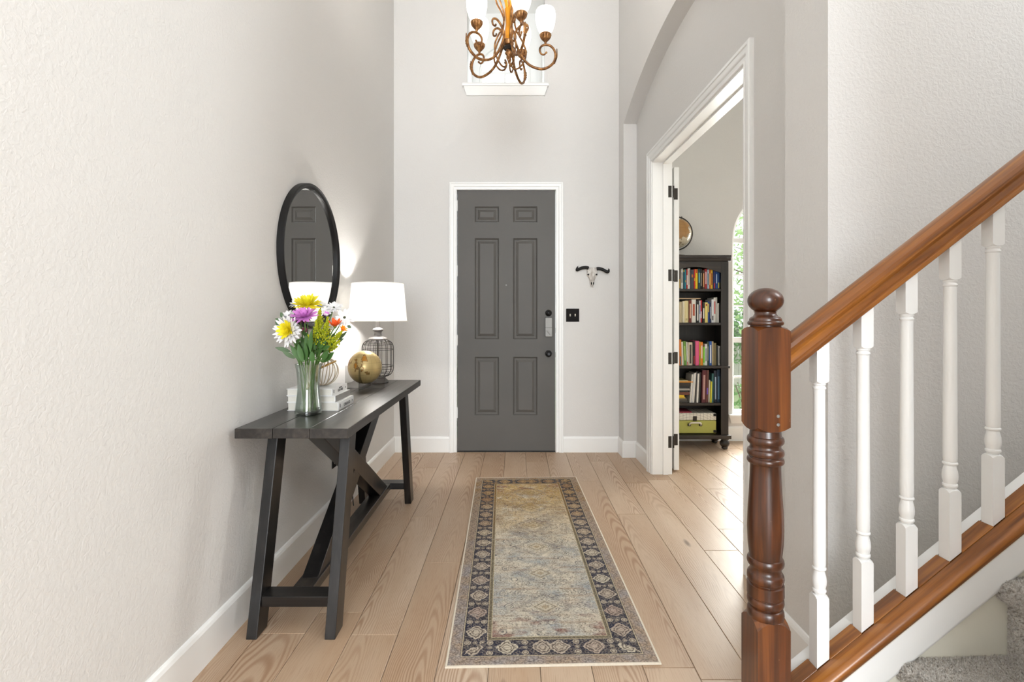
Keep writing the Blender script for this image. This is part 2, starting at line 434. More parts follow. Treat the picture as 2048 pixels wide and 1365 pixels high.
# far wall with the high window niche
NX0, NX1, NZ0, NZ1, NYB = -0.459, 0.27, 3.434, 4.47, 5.4
DX0, DX1, DZ1 = -0.553, 0.372, 2.458
struct(MB().plate([WL, 0.965], [0, CZ], [(NX0, NX1, NZ0, NZ1), (DX0 - 0.012, DX1 + 0.012, 0, DZ1 + 0.012)], XZ, YF, YF + 0.14).build('wall_far', WALL), 'pale grey wall around the front door')
m = MB()   # niche lining (jambs, head, bottom)
m.add([(NX0, YF + .14, NZ0), (NX1, YF + .14, NZ0), (NX1, YF + .14, NZ1), (NX0, YF + .14, NZ1), (NX0, NYB, NZ0), (NX1, NYB, NZ0), (NX1, NYB, NZ1), (NX0, NYB, NZ1),
       (NX0 - .05, YF + .14, NZ0 - .05), (NX1 + .05, YF + .14, NZ0 - .05), (NX1 + .05, YF + .14, NZ1 + .05), (NX0 - .05, YF + .14, NZ1 + .05), (NX0 - .05, NYB, NZ0 - .05), (NX1 + .05, NYB, NZ0 - .05), (NX1 + .05, NYB, NZ1 + .05), (NX0 - .05, NYB, NZ1 + .05)],
      [(0, 1, 5, 4), (1, 2, 6, 5), (2, 3, 7, 6), (3, 0, 4, 7), (8, 9, 13, 12), (9, 10, 14, 13), (10, 11, 15, 14), (11, 8, 12, 15)] + [(i, (i + 1) % 4, 8 + (i + 1) % 4, 8 + i) for i in range(4)] + [(4 + i, 4 + (i + 1) % 4, 12 + (i + 1) % 4, 12 + i) for i in range(4)])
struct(m.build('wall_niche', TRIM), 'white lined niche of the high window')

def arch_outline(cx, hw, z0, zs, rise, n=20):
    pts = [(cx - hw, z0), (cx + hw, z0)]
    for i in range(n + 1):
        a = PI * i / n; pts.append((cx + hw * math.cos(a), zs + rise * math.sin(a)))
    return pts
def arch_wall(m, x0, x1, z0, z1, cx, hw, zb, zs, rise, y0, y1, n=20):   # wall panel with an arched opening
    m.plate([x0, x1], [z0, z1], [(cx - hw, cx + hw, zb, z1)], XZ, y0, y1)
    for i in range(n):
        a0 = PI - PI * i / n; a1 = PI - PI * (i + 1) / n
        xa, xb = cx + hw * math.cos(a0), cx + hw * math.cos(a1); za, zb_ = zs + rise * math.sin(a0), zs + rise * math.sin(a1)
        m.hexa([(xa, y0, za), (xb, y0, zb_), (xb, y0, z1), (xa, y0, z1)], [(xa, y1, za), (xb, y1, zb_), (xb, y1, z1), (xa, y1, z1)])
    return m
# back of the niche with an arched window
WCX = -0.118
struct(arch_wall(MB(), NX0, NX1, NZ0, NZ1, WCX, 0.27, NZ0 + 0.03, 3.86, 0.27, NYB, NYB + 0.1).build('wall_niche_back', TRIM), 'white wall around the high arched window')

def arched_window(name, label, cx, hw, z0, zs, rise, y, bars_h, bars_v, fw, t=0.05):
    fr = struct(MB().sweep(arch_outline(cx, hw, z0, zs, rise), [(0, -t / 2), (fw, -t / 2), (fw, t / 2), (0, t / 2)], lambda a, b, h: (a, y + h, b), closed=True).build(name, TRIM, bevel=0.003), label)
    topz = lambda x: zs + rise * math.sqrt(max(0, 1 - ((x - cx) / hw) ** 2))
    for z, hgt in bars_h:
        w = hw if z <= zs else hw * math.sqrt(max(0, 1 - ((z - zs) / rise) ** 2))
        MB().box(cx - w + fw, cx + w - fw, y - t * .4, y + t * .4, z - hgt / 2, z + hgt / 2).build('glazing_bar', TRIM, fr)
    for x in bars_v:
        MB().box(x - 0.009, x + 0.009, y - t * .3, y + t * .3, z0 + fw, topz(x) - fw).build('glazing_bar', TRIM, fr)
    # panes, one for each light between the bars
    zs_ = [z0 + fw * .5] + [z for z, _ in sorted(bars_h)] + [None]; xs_ = [cx - hw + fw * .5] + sorted(bars_v) + [cx + hw - fw * .5]
    for i in range(len(xs_) - 1):
        for j in range(len(zs_) - 1):
            a, b = xs_[i], xs_[i + 1]; lo = zs_[j]; hi = zs_[j + 1]
            n = 8; tops = []
            for q in range(n + 1):
                x = b + (a - b) * q / n; tz = topz(x) - fw * .5
                tops.append((x, min(tz, hi) if hi is not None else tz))
            tops = [(x, max(z, lo + 0.002)) for x, z in tops]
            MB().prism([(a, lo), (b, lo)] + tops, lambda p, q, h: (p, y + h, q), -0.002, 0.002).build('pane', PANE, fr)
    return fr
arched_window('window_1', 'high arched window over the front door', WCX, 0.27, NZ0 + 0.03, 3.86, 0.27, NYB + 0.06, [(3.53, 0.016), (3.86, 0.02)], [WCX], 0.03)
# stool and mitred apron under the high window
def sill(name, x0, x1, zt, y, label, s=1.0):
    o = struct(MB().prism([(0, 0), (0.05 * s, 0), (0.055 * s, -0.012 * s), (0.05 * s, -0.028 * s), (0, -0.028 * s)], lambda a, b, h: (h, y - a, zt + b), x0, x1).build(name, TRIM, bevel=0.002), label)
    MB().hexa([(x0 + .01 * s, y - .042 * s, zt - .028 * s), (x1 - .01 * s, y - .042 * s, zt - .028 * s), (x1 - .01 * s, y, zt - .028 * s), (x0 + .01 * s, y, zt - .028 * s)],
              [(x0 + .036 * s, y - .014 * s, zt - .105 * s), (x1 - .036 * s, y - .014 * s, zt - .105 * s), (x1 - .036 * s, y, zt - .105 * s), (x0 + .036 * s, y, zt - .105 * s)]).build('apron', TRIM, o, bevel=0.003)
    return o
sill('trim_1', NX0 - 0.04, NX1 + 0.035, NZ0 + 0.012, YF, 'white sill under the high window')

# front door casing and door
CAS = [(0, 0), (0, 0.010), (0.004, 0.014), (0.010, 0.014), (0.013, 0.009), (0.026, 0.011), (0.030, 0.017), (0.034, 0.019), (0.052, 0.021), (0.055, 0.026), (0.067, 0.026), (0.07, 0.022), (0.07, 0)]
struct(MB().sweep([(DX1, 0), (DX1, DZ1), (DX0, DZ1), (DX0, 0)], [(-w, h) for w, h in CAS], lambda a, b, h: (a, YF - h, b)).build('trim_2', TRIM), 'white casing around the grey front door')
struct(MB().sweep([(DX1 + .012, 0), (DX1 + .012, DZ1 + .012), (DX0 - .012, DZ1 + .012), (DX0 - .012, 0)], [(0, 0), (0.012, 0), (0.012, -0.14), (0, -0.14)], lambda a, b, h: (a, YF - h, b)).build('trim_3', TRIM), 'white jamb of the front door')
door = struct(bpy.data.objects.new('door_1', None), 'charcoal six panel front door'); C.objects.link(door)
SX0, SX1, SZ0, SZ1 = DX0 + 0.004, DX1 - 0.005, 0.012, DZ1 - 0.004
cols = [(-0.386, -0.160), (-0.026, 0.200)]; rows = [(2.155, 2.304), (1.060, 2.006), (0.346, 0.892)]
holes = [(a, b, c, d) for a, b in cols for c, d in rows]
MB().plate([SX0, SX1], [SZ0, SZ1], holes, XZ, YF + 0.004, YF + 0.048).build('door_frame', DOOR, door, bevel=0.001)
for a, b, c, d in holes:
    m = MB(); rings = [(0, 0.004), (0.010, 0.016), (0.016, 0.018), (0.026, 0.018), (0.05, 0.007), (0.054, 0.007)]; vs = []
    for o_, h in rings:
        vs += [(a + o_, YF + h, c + o_), (b - o_, YF + h, c + o_), (b - o_, YF + h, d - o_), (a + o_, YF + h, d - o_)]
    fs = [(4 * r + i, 4 * r + (i + 1) % 4, 4 * r + 4 + (i + 1) % 4, 4 * r + 4 + i) for r in range(5) for i in range(4)] + [(20, 21, 22, 23)]
    m.add(vs, fs).build('door_panel', DOOR, door)
MB().box(SX0, SX1, YF + 0.0, YF + 0.05, 0.0, 0.012).build('door_sweep', BLACK, door)
def yl(prof, x, z, y, n=24):   # lathe whose axis points to the camera (-Y); prof (r, distance from y)
    m = MB().lathe(prof, n); m.v = [(x + a, y - c, z + b) for a, b, c in m.v]; return m
yl([(0.031, 0), (0.031, 0.006), (0.027, 0.010), (0.019, 0.012), (0.017, 0.02), (0.012, 0.024), (0, 0.024)], 0.305, 1.305, YF + .004).build('deadbolt', BLACKMET, door, smooth=40)
yl([(0.032, 0), (0.032, 0.006), (0.022, 0.010), (0.012, 0.016), (0.012, 0.03), (0.024, 0.036), (0.028, 0.048), (0.024, 0.058), (0.014, 0.062), (0.012, 0.06), (0, 0.06)], 0.305, 0.923, YF + .004).build('door_knob', BLACKMET, door, smooth=40)
lk = MB().box(0.272, 0.338, YF - 0.026, YF + 0.004, 1.083, 1.262).build('smart_lock', NICKEL, door, bevel=0.005)
MB().box(0.2715, 0.3385, YF - 0.0268, YF - 0.01, 1.166, 1.169).build('lock_seam', BRONZE, lk)
m = MB().box(-0.024, 0.024, -0.010, 0, -0.005, 0.005); ca, sa = math.cos(-0.9), math.sin(-0.9)
m.v = [(0.304 + x * ca - z * sa, YF - 0.026 + y, 1.123 + x * sa + z * ca) for x, y, z in m.v]; m.build('thumb_turn', NICKEL, lk, bevel=0.003)
yl([(0.0065, 0), (0.0065, 0.003), (0, 0.003)], -0.092, 1.567, YF + .004, 12).build('peephole', NICKEL, door)
for z in (0.37, 1.05, 1.70, 2.31):
    m = MB().lathe([(0.0055, z - 0.05), (0.0055, z + 0.05)], 10, DX0 + 0.002, YF - 0.004); m.build('hinge', TRIM, door, smooth=40)
for z in (1.14, 0.915):
    m = MB().lathe([(0.026, 0), (0.026, 0.006), (0, 0.006)], 16); m.v = [(DX1 - 0.002 + c * 0.9, YF - 0.0 + a * 0.35, z + b) for a, b, c in m.v]; m.build('strike_plate', BLACKMET, door)

# ------------------------------------------------------------------ right wall with the arched recess (rotated a touch)
PIV = (0.97, 4.62); TH = math.radians(1.3)
def rw(o): o.location = (PIV[0], PIV[1], 0); o.rotation_euler.z = TH; return o
L1, L2 = -2.66, -2.92          # recess near end, wall corner
RD = 0.12                      # recess depth
OY0, OY1, OZ = -2.085, -0.49, 2.525   # study doorway
m = MB()
ZA = lambda y: 3.01 + 0.25 - (3.664 - math.sqrt(3.664 ** 2 - (y + 1.33) ** 2))
m.box(0, 0.27, 0.0, 0.20, 0, CZ)                      # far pilaster
m.box(0, 0.27, L2, L1, 0, CZ)                         # near pilaster
N = 28
for i in range(N):
    a = L1 + (0 - L1) * i / N; b = L1 + (0 - L1) * (i + 1) / N
    m.hexa([(0, a, ZA(a)), (0, b, ZA(b)), (0, b, CZ), (0, a, CZ)], [(0.27, a, ZA(a)), (0.27, b, ZA(b)), (0.27, b, CZ), (0.27, a, CZ)])
m.plate([L1, 0.0], [0, 4.3], [(OY0, OY1, 0, OZ)], YZ, RD, 0.27)
struct(rw(m.build('wall_right', WALL)), 'pale grey wall with an arched recess around the study doorway')
# wall behind the staircase
struct(rw(MB().box(0.27, 2.75, L2, L2 + 0.14, 0, CZ).build('wall_stair', WALL)), 'pale grey textured wall behind the balusters')
# office door casing and jamb
struct(rw(MB().sweep([(OY0, 0), (OY0, OZ), (OY1, OZ), (OY1, 0)], [(w * 1.25, h) for w, h in CAS], lambda a, b, h: (RD - h, a, b)).build('trim_4', TRIM)), 'white casing of the study doorway')
struct(rw(MB().sweep([(OY0, 0), (OY0, OZ), (OY1, OZ), (OY1, 0)], [(0, 0), (-0.012, 0), (-0.012, 0.085), (-0.024, 0.085), (-0.024, 0.125), (-0.012, 0.125), (-0.012, 0.16), (0, 0.16)], lambda a, b, h: (RD - 0.004 + h, a, b)).build('trim_5', TRIM)), 'white jamb and stop of the study doorway')

# baseboards
BB = [(0, 0), (0.014, 0), (0.014, 0.128), (0.010, 0.140), (0.006, 0.146), (0, 0.148)]
bb = lambda a, b, h: (a, b, h)
struct(MB().sweep([(WL, YF), (WL, YB)], BB, bb).build('baseboard_left', TRIM), 'tall white baseboard under the mirror wall')
struct(MB().sweep([(DX0 - 0.071, YF), (WL, YF)], BB, bb).build('baseboard_far', TRIM), 'white baseboard left of the front door')
struct(MB().sweep([(0.966, YF), (DX1 + 0.071, YF)], BB, bb).build('baseboard_far', TRIM), 'white baseboard right of the front door')
struct(rw(MB().sweep([(RD, OY1 + 0.089), (RD, 0), (0, 0), (0, 0.19)], BB, bb).build('baseboard_right', TRIM)), 'white baseboard beyond the study doorway')
struct(rw(MB().sweep([(2.7, L2), (0, L2), (0, L1), (RD, L1), (RD, OY0 - 0.089)], BB, bb).build('baseboard_right', TRIM)), 'white baseboard behind the newel post')

# hidden shell behind the camera: back wall with an opening for the assumed window, right wall with openings for the added fills
struct(MB().plate([WL - .15, 4.2], [0, CZ], [(-1.1, 1.7, 0.3, 4.9)], XZ, YB - 0.15, YB).build('wall_back', WALL), 'wall behind the camera with an opening added for the assumed window')
struct(MB().plate([YB, 1.7], [0, CZ], [(-3.6, 0.0, 3.3, 5.1), (0.48, 1.48, 2.9, 4.9)], YZ, 3.6, 3.75).build('wall_side', WALL), 'living room side wall with openings made for the fill lights')

struct(MB().box(0.90, 3.6, 0.16, 0.29, 0, CZ).build('wall_stair_shade', WALL), 'near wall of the stairwell, added out of view to shade the stair wall')  # unseen, added to keep the assumed daylight from behind off the stair wall
# study (room behind the doorway)
struct(MB().box(1.1, 4.3, 1.86, 1.92, 0, 4.3).build('wall_study_near', WALL), 'near wall of the study')
struct(MB().box(4.15, 4.3, 1.9, YO, 0, 4.3).build('wall_study_right', WALL), 'right wall of the study')
struct(MB().box(1.24, 4.3, 1.86, YO + .1, 4.2, 4.3).build('ceiling_study', CEIL), 'white ceiling of the study')
SCX, SHW, SZB, SZS = 2.72, 0.51, 0.275, 2.06
struct(arch_wall(MB(), 0.98, 4.3, 0, 4.3, SCX, SHW, SZB, SZS, SHW, YO, YO + 0.12).build('wall_study', WALL), 'study wall around the arched window')
arched_window('window_2', 'arched study window beside the bookcase', SCX, SHW, SZB, SZS, SHW, YO + 0.07,
              [(0.645, 0.018), (1.03, 0.055), (1.385, 0.016), (1.70, 0.016), (2.055, 0.05)], [SCX - 0.17, SCX + 0.17], 0.035)
sill('trim_6', SCX - SHW - 0.05, SCX + SHW + 0.05, SZB, YO, 'white sill of the arched study window', 0.9)
struct(MB().sweep([(4.1, YO), (1.25, YO)], BB, bb).build('baseboard_study', TRIM), 'white baseboard of the study')

# folded-back glazed study door seen edge on
dl = struct(rw(bpy.data.objects.new('door_2', None)), 'white glazed study door folded back beside the bookcase'); C.objects.link(dl)
dy0, dy1 = OY1 + 0.065, OY1 + 0.065 + 0.76; dx0, dx1 = 0.318, 0.360
hl = []
for i in range(2):
    for j in range(5):
        ya = dy0 + 0.10 + i * 0.29; za = 0.24 + j * 0.435; hl.append((ya, ya + 0.27, za, za + 0.415))
MB().plate([dy0, dy1], [0.012, 2.50], hl, YZ, dx0, dx1).build('door_frame', TRIM, dl, bevel=0.002)
for a, b, c, d in hl: MB().box(dx0 + .017, dx0 + .022, a - .003, b + .003, c - .003, d + .003).build('pane', PANE, dl)
for z in (0.262, 0.935, 1.605, 2.28):
    h = MB().box(RD + 0.112, RD + 0.152, OY1 - 0.0155, OY1 - 0.0115, z - 0.047, z + 0.047).build('hinge', BRONZE, dl, bevel=0.002)
    MB().box(dx0 - 0.004, dx0 + 0.03, dy0 - 0.003, dy0 + 0.001, z - 0.047, z + 0.047).build('leaf', BRONZE, h, bevel=0.002)
    MB().lathe([(0.007, z - 0.047), (0.007, z + 0.047)], 10, 0.288, OY1 - 0.010).build('barrel', BRONZE, h, smooth=40)

# ================================================================== OUTSIDE THE STUDY WINDOW
GRASS = plain('garden_lawn', rgb(150, 165, 120), 0.9, var=0.2)
struct(MB().box(-6, 14, 5.9, 22, -0.5, -0.35).build('ground', GRASS), 'lawn outside the study window')
FENCE = plain('pale_fence', rgb(205, 200, 192), 0.8, var=0.1)
fe = thing('garden_fence', 'pale board fence behind the plants outside the study window', 'fence', (0, 11.5, -0.35))
for i in range(28): MB().box(1.5 + i * .25, 1.5 + i * .25 + .235, -0.015, 0.015, 0, 1.35 + 0.02 * (i % 3)).build('board', FENCE, fe)
MB().box(1.4, 8.6, 0.015, 0.055, 0.35, 0.43).build('rail', FENCE, fe)
LEAFG = [plain('leaf_pale_green', rgb(150, 180, 110), 0.6, var=0.3), plain('leaf_mid_green', rgb(110, 150, 90), 0.6, var=0.3)]
BARK = plain('tree_bark', rgb(110, 95, 82), 0.9, var=0.2)
def leaf_cloud(n, c, r, size):
    m = MB()
    for i in range(n):
        d = Vector((random.gauss(0, 1), random.gauss(0, 1), random.gauss(0, 1))).normalized() * (random.random() ** 0.45)
        p = Vector((c[0] + d.x * r[0], c[1] + d.y * r[1], c[2] + d.z * r[2]))
        u = Vector((random.uniform(-1, 1), random.uniform(-1, 1), random.uniform(-1, 1))).normalized(); w = u.orthogonal().normalized()
        s_ = size * random.uniform(.6, 1.3)
        m.add([p - u * s_, p + w * s_ * .4, p + u * s_, p - w * s_ * .4], [(0, 1, 2, 3)])
    return m
for x, y, h, lab in ((4.25, 8.6, 3.2, 'slim garden tree nearest the study window'), (6.3, 13.2, 4.8, 'taller garden tree rising behind the pale fence outside the study window')):
    t = thing('garden_tree', lab, 'tree', (x, y, -0.35), 0, 'trees outside the study window')
    MB().tube(catmull([(0, 0, 0), (0.04, 0.02, h * .3), (-0.03, 0, h * .6), (0.02, 0, h * .95)], 5), lambda q: 0.06 * (1 - .7 * q), 7).build('trunk', BARK, t, smooth=True)
    for a in range(5):
        an = a * 1.3; z = h * (.42 + .1 * a)
        MB().tube(catmull([(0, 0, z), (.35 * math.cos(an), .35 * math.sin(an), z + .35), (.7 * math.cos(an), .7 * math.sin(an), z + .5)], 4), lambda q: 0.022 * (1 - .7 * q), 5).build('branch', BARK, t, smooth=True)
    stuff(leaf_cloud(900, (0, 0, h * .72), (0.95, 0.95, h * .36), 0.07).build('foliage', LEAFG[0], t))
sb = thing('garden_shrub', 'low green shrub at the foot of the study window', 'shrub', (3.15, 6.75, -0.35))
for i in range(6):
    an = i * 1.05; MB().tube([(0, 0, 0), (.12 * math.cos(an), .12 * math.sin(an), .35), (.26 * math.cos(an), .26 * math.sin(an), .72)], 0.008, 5).build('stem', BARK, sb)
stuff(leaf_cloud(260, (0, 0, .55), (0.42, 0.35, .3), 0.055).build('foliage', LEAFG[1], sb))
hd = thing('garden_hedge', 'tall leafy hedge in front of the pale fence', 'hedge', (5.0, 10.9, -0.35))
MB().tube([(0, 0, 0), (0, 0, 1.6)], 0.03, 6).build('stem', BARK, hd)
stuff(leaf_cloud(1500, (0, 0, 1.4), (1.6, 0.3, 0.8), 0.08).build('foliage', LEAFG[1], hd))

# ================================================================== STAIRCASE (runs up to the right, turned a touch)
SP = Vector((0.6478, 1.33, 0)); ST = math.radians(2.5); SL = 0.758
def spos(x, y=0, z=0):
    return (SP.x + x * math.cos(ST) - y * math.sin(ST), SP.y + x * math.sin(ST) + y * math.cos(ST), z)
zc = lambda x: 0.3692 + SL * (x - 0.1275)
XE = 1.02

def carpet_mat():
    g = G('speckled_carpet'); co = g.coord()
    a = g.noise(co, 160, 4, 0.75); b = g.noise(co, 38, 3, 0.6)
    c = g.ramp(a, [(0.3, rgb(150, 136, 122)), (0.45, rgb(214, 206, 196)), (0.6, rgb(248, 245, 240)), (0.75, rgb(206, 196, 184))])
    c = g.mix(g.m('MULTIPLY', g.step(b, 0.42, 0.7), 0.4), c, rgb(232, 226, 218))
    g.bump(a, 0.8, 0.006)
    return g.fin(c, 0.95, spec=0.1)
CARPET = carpet_mat()
stair = thing('staircase', 'carpeted staircase with white stringer and brown wooden cap on the right', 'staircase', spos(0), ST)
sh = lambda y, dz, h: (h, y, zc(h) + dz)          # profile (y, dz) sheared along the slope
MB().prism([(0.043, 0), (XE, 0), (XE, zc(XE) - .03), (0.043, zc(0.043) - .03)], lambda a, b, h: (a, h, b), -0.035, 0.05).build('curb_panel', CREAM, stair)
MB().prism([(-0.052, -0.04), (-0.035, -0.04), (-0.035, -0.148), (-0.044, -0.146), (-0.05, -0.138), (-0.052, -0.128)], sh, 0.043, XE).build('skirt_band', TRIM, stair, smooth=50)
MB().prism([(-0.054, -0.034), (-0.045, -0.034), (-0.045, -0.042), (-0.054, -0.042)], sh, 0.043, XE).build('cream_bead', CREAM, stair)
MB().prism([(-0.058, -0.034), (-0.062, -0.026), (-0.062, -0.014), (-0.056, -0.005), (-0.046, -0.001), (-0.021, 0), (-0.021, -0.006), (0.024, -0.006), (0.024, -0.034)], sh, 0.043, XE).build('cap_rail', STAIN_X, stair, smooth=50)
MB().prism([(0.024, -0.004), (0.055, -0.004), (0.057, -0.008), (0.057, -0.09), (0.024, -0.09)], sh, 0.043, XE).build('back_trim', TRIM, stair)
BX = [0.1435 + 0.1183 * i for i in range(5)]; BH = 0.0163
edges = [0.043] + [q for b in BX for q in (b - BH - .001, b + BH + .001)] + [XE]
for i in range(0, len(edges), 2):
    MB().prism([(-0.0195, -0.005), (-0.0195, 0.0015), (0.0225, 0.0015), (0.0225, -0.005)], sh, edges[i], edges[i + 1]).build('fillet', STAIN_X, stair, bevel=0.001)
# carpeted steps
def tufts(m, pts_fn, n, hgt):
    for i in range(n):
        p, nr = pts_fn(); p = Vector(p); nr = Vector(nr)
        d = (nr + Vector((random.uniform(-.7, .7), random.uniform(-.7, .7), random.uniform(-.3, .5)))).normalized(); w = d.orthogonal().normalized()
        w.rotate(Matrix.Rotation(random.random() * 6.28, 3, d)); hh = hgt * random.uniform(.6, 1.3)
        m.add([p - w * .0016, p + w * .0016, p + d * hh], [(0, 1, 2)])
for i in range(1, 6):
    z = 0.2007 * i; x = 0.320 + 0.2635 * (i - 2); r = 0.027
    prof = [(x + 0.036, z - 0.2007), (x + 0.036, z - 2 * r - .004)]
    for k in range(9):
        a = -PI / 2 - PI * k / 8; prof.append((x + r + r * math.cos(a), z - r + r * math.sin(a)))
    prof += [(x + 0.2635 + 0.05, z), (x + 0.2635 + 0.05, z - 0.2007)]
    stp = MB().prism(prof, lambda a, b, h: (a, h, b), -1.0, -0.036).build('step', CARPET, stair, smooth=40)
    if i in (2, 3):
        m = MB()
        def tread():
            return (random.uniform(x + r, x + 0.297), random.uniform(-0.30, -0.037), z), (0, 0, 1)
        def nose():
            a = random.uniform(PI * .5, PI * 1.5); return (x + r + r * math.cos(a), random.uniform(-0.30, -0.037), z - r + r * math.sin(a)), (math.cos(a), 0, math.sin(a))
        def riser():
            return (x + 0.036, random.uniform(-0.3, -0.037), random.uniform(z - 0.2, z - 2 * r)), (-1, 0, 0)
        tufts(m, tread, 12000, 0.006); tufts(m, nose, 6000, 0.006); tufts(m, riser, 6000, 0.005)
        stuff(m.build('carpet_pile', CARPET, stair))

def sq_block(h, z0, z1, dt, db, n=6):     # square block whose ends are cut by the lathe (rounded corners)
    per = []
    for s_ in range(4):
        for k in range(n):
            t = -1 + 2 * k / n; a = [(t, -1), (1, t), (-t, 1), (-1, -t)][s_]; per.append((a[0] * h, a[1] * h))
    m = MB(); N_ = len(per); lo = []; hi = []; li = []; hi2 = []
    for x, y in per:
        rho = math.hypot(x, y); e = (rho - h) / (h * 0.4142)
        lo.append((x, y, z0 + db * e ** 1.3)); hi.append((x, y, z1 - dt * e ** 1.3))
        q = h / rho * 0.9; li.append((x * q, y * q, z0 - (0.15 * db))); hi2.append((x * q, y * q, z1 + 0.15 * dt))
    m.add(li + lo + hi + hi2, [tuple(range(N_))[::-1], tuple(range(3 * N_, 4 * N_))] + [(L * N_ + i, L * N_ + (i + 1) % N_, (L + 1) * N_ + (i + 1) % N_, (L + 1) * N_ + i) for L in range(3) for i in range(N_)])
    return m
def bead(z0, z1, r, rin):   # rounded ring profile from z0 up to z1
    return [(rin + (r - rin) * math.sin(PI * k / 6), z0 + (z1 - z0) * (0.5 - 0.5 * math.cos(PI * k / 6))) for k in range(7)]

# newel post
nw = thing('newel_post', 'brown stained turned newel post with ball top at the stair foot', 'newel post', spos(0), ST)
HN = 0.0425; zt = lambda y: EYE - (y - 632) / 770.0
sq_block(HN, 0.0, 0.503, 0.02, 0.0).build('base_block', STAIN_Z, nw, smooth=30)
p = [(0.033, 0.47), (0.036, 0.488), (0.037, zt(1238))]
R_ = 34.4 / 770
p += bead(zt(1236), zt(1212), R_, 0.038) + [(0.039, zt(1209))] + bead(zt(1207), zt(1192), R_, 0.041) + [(0.041, zt(1190))]
p += [(R_, zt(1188)), (R_, zt(1166)), (0.040, zt(1164))] + bead(zt(1162), zt(1143), R_, 0.040) + [(0.0375, zt(1138)), (0.0375, zt(1133))]
p += bead(zt(1130), zt(1113), R_, 0.039) + [(0.0395, zt(1107)), (0.0425, zt(1085)), (0.0440, zt(1055)), (0.0425, zt(1020)), (0.0395, zt(985)), (0.0375, zt(950)), (0.0368, zt(930)), (0.038, zt(927))]
p += bead(zt(926), zt(914), R_, 0.040) + [(0.0385, zt(912))] + bead(zt(911), zt(897), R_, 0.040) + [(0.0375, zt(894)), (0.0375, zt(890))] + bead(zt(887), zt(872), R_, 0.039) + [(0.037, 0.985), (0.033, 1.0)]
MB().lathe(p, 32).build('turned_shaft', STAIN_DARK, nw, smooth=35)
sq_block(HN, 0.985, 1.250, 0.010, 0.012).build('upper_block', STAIN_Z, nw, smooth=30)
p = [(0.034, 1.248), (0.037, 1.252), (0.037, 1.254)] + bead(1.254, 1.266, 0.0435, 0.039) + [(0.039, 1.270), (0.037, 1.274), (0.030, 1.278), (0.026, 1.284), (0.026, 1.288), (0.029, 1.2905)]
MB().lathe(p, 32).build('neck_ring', STAIN_DARK, nw, smooth=35)
MB().ball((0, 0, 1.318), 0.0435, 0.0435, 0.0335, 32, 18).build('ball_finial', STAIN_DARK, nw, smooth=True)
for z in (1.279 - (833.5 - 632) / 796, 1.279 - (850.5 - 632) / 796):
    m = MB().lathe([(0.0042, 0), (0.0042, 0.0012), (0.002, 0.0014), (0.001, 0.0006), (0, 0.0006)], 14)
    m.v = [(0.010 + a, -HN - c, z + b) for a, b, c in m.v]; m.build('screw', STEEL, nw)

# handrail
hr = thing('handrail', 'brown moulded wooden handrail sloping up from the newel post', 'handrail', spos(0, 0, 0), ST)
zb = lambda x: 1.134 + SL * (x - 0.0545)
half = [(-0.020, 0), (-0.0255, 0.004), (-0.027, 0.010), (-0.026, 0.017), (-0.021, 0.022), (-0.0195, 0.03), (-0.0205, 0.042), (-0.027, 0.051), (-0.031, 0.057), (-0.032, 0.066), (-0.0285, 0.077), (-0.02, 0.086), (-0.01, 0.091), (0, 0.0925)]
prof = half + [(-a, b) for a, b in reversed(half[:-1])]
MB().prism(prof, lambda y, dz, h: (h, y, zb(h) + dz), 0.0425, XE).build('rail', STAIN_X, hr, smooth=28)

# balusters
WHITE = plain('white_gloss_baluster', rgb(243, 243, 241), 0.34, var=0.02, scale=6)
ords = ['first', 'second', 'third', 'fourth', 'fifth']
zl = 0.0
base_poly = None
proto = None
for i, bx in enumerate(BX):
    z0 = zc(bx)
    t = thing('baluster', '%s white turned baluster counted from the brown newel post' % ords[i], 'baluster', spos(bx, 0, z0), ST, 'white stair balusters')
    if proto is None:
        h = BH; mm = sq_block(h, 0, 0.172, 0.007, 0.0, 6)
        n24 = 24
        mm.v = [(x, y, (z if z > 0.05 else SL * x - 0.001)) for x, y, z in mm.v]
        mm.build('base_block', WHITE, t, smooth=30)
        q = [(0.011, 0.170), (0.0135, 0.176)] + bead(0.178, 0.187, 0.0168, 0.0145) + [(0.0145, 0.189), (0.0168, 0.198), (0.0175, 0.207), (0.0165, 0.218), (0.0135, 0.231), (0.0128, 0.235)] + bead(0.236, 0.244, 0.0168, 0.0138)
        q += [(0.0150, 0.247), (0.0156, 0.255), (0.0156, 0.30), (0.0146, 0.55), (0.0140, 0.690), (0.0142, 0.704)] + bead(0.706, 0.713, 0.0162, 0.0142) + [(0.0138, 0.7145), (0.0138, 0.7165)] + bead(0.717, 0.7225, 0.0158, 0.0138) + [(0.012, 0.7245)]
        MB().lathe(q, 22).build('turned_shaft', WHITE, t, smooth=40)
        top = sq_block(BH, 0.7225, 0.85, 0.0, 0.006, 6); dzr = zb(bx) - z0
        top.v = [(x, y, z if z < 0.80 else dzr + SL * x + 0.0008) for x, y, z in top.v]
        top.build('top_block', WHITE, t, smooth=30)
        proto = t
    else:
        for ch in list(proto.children): sdup(ch, t)

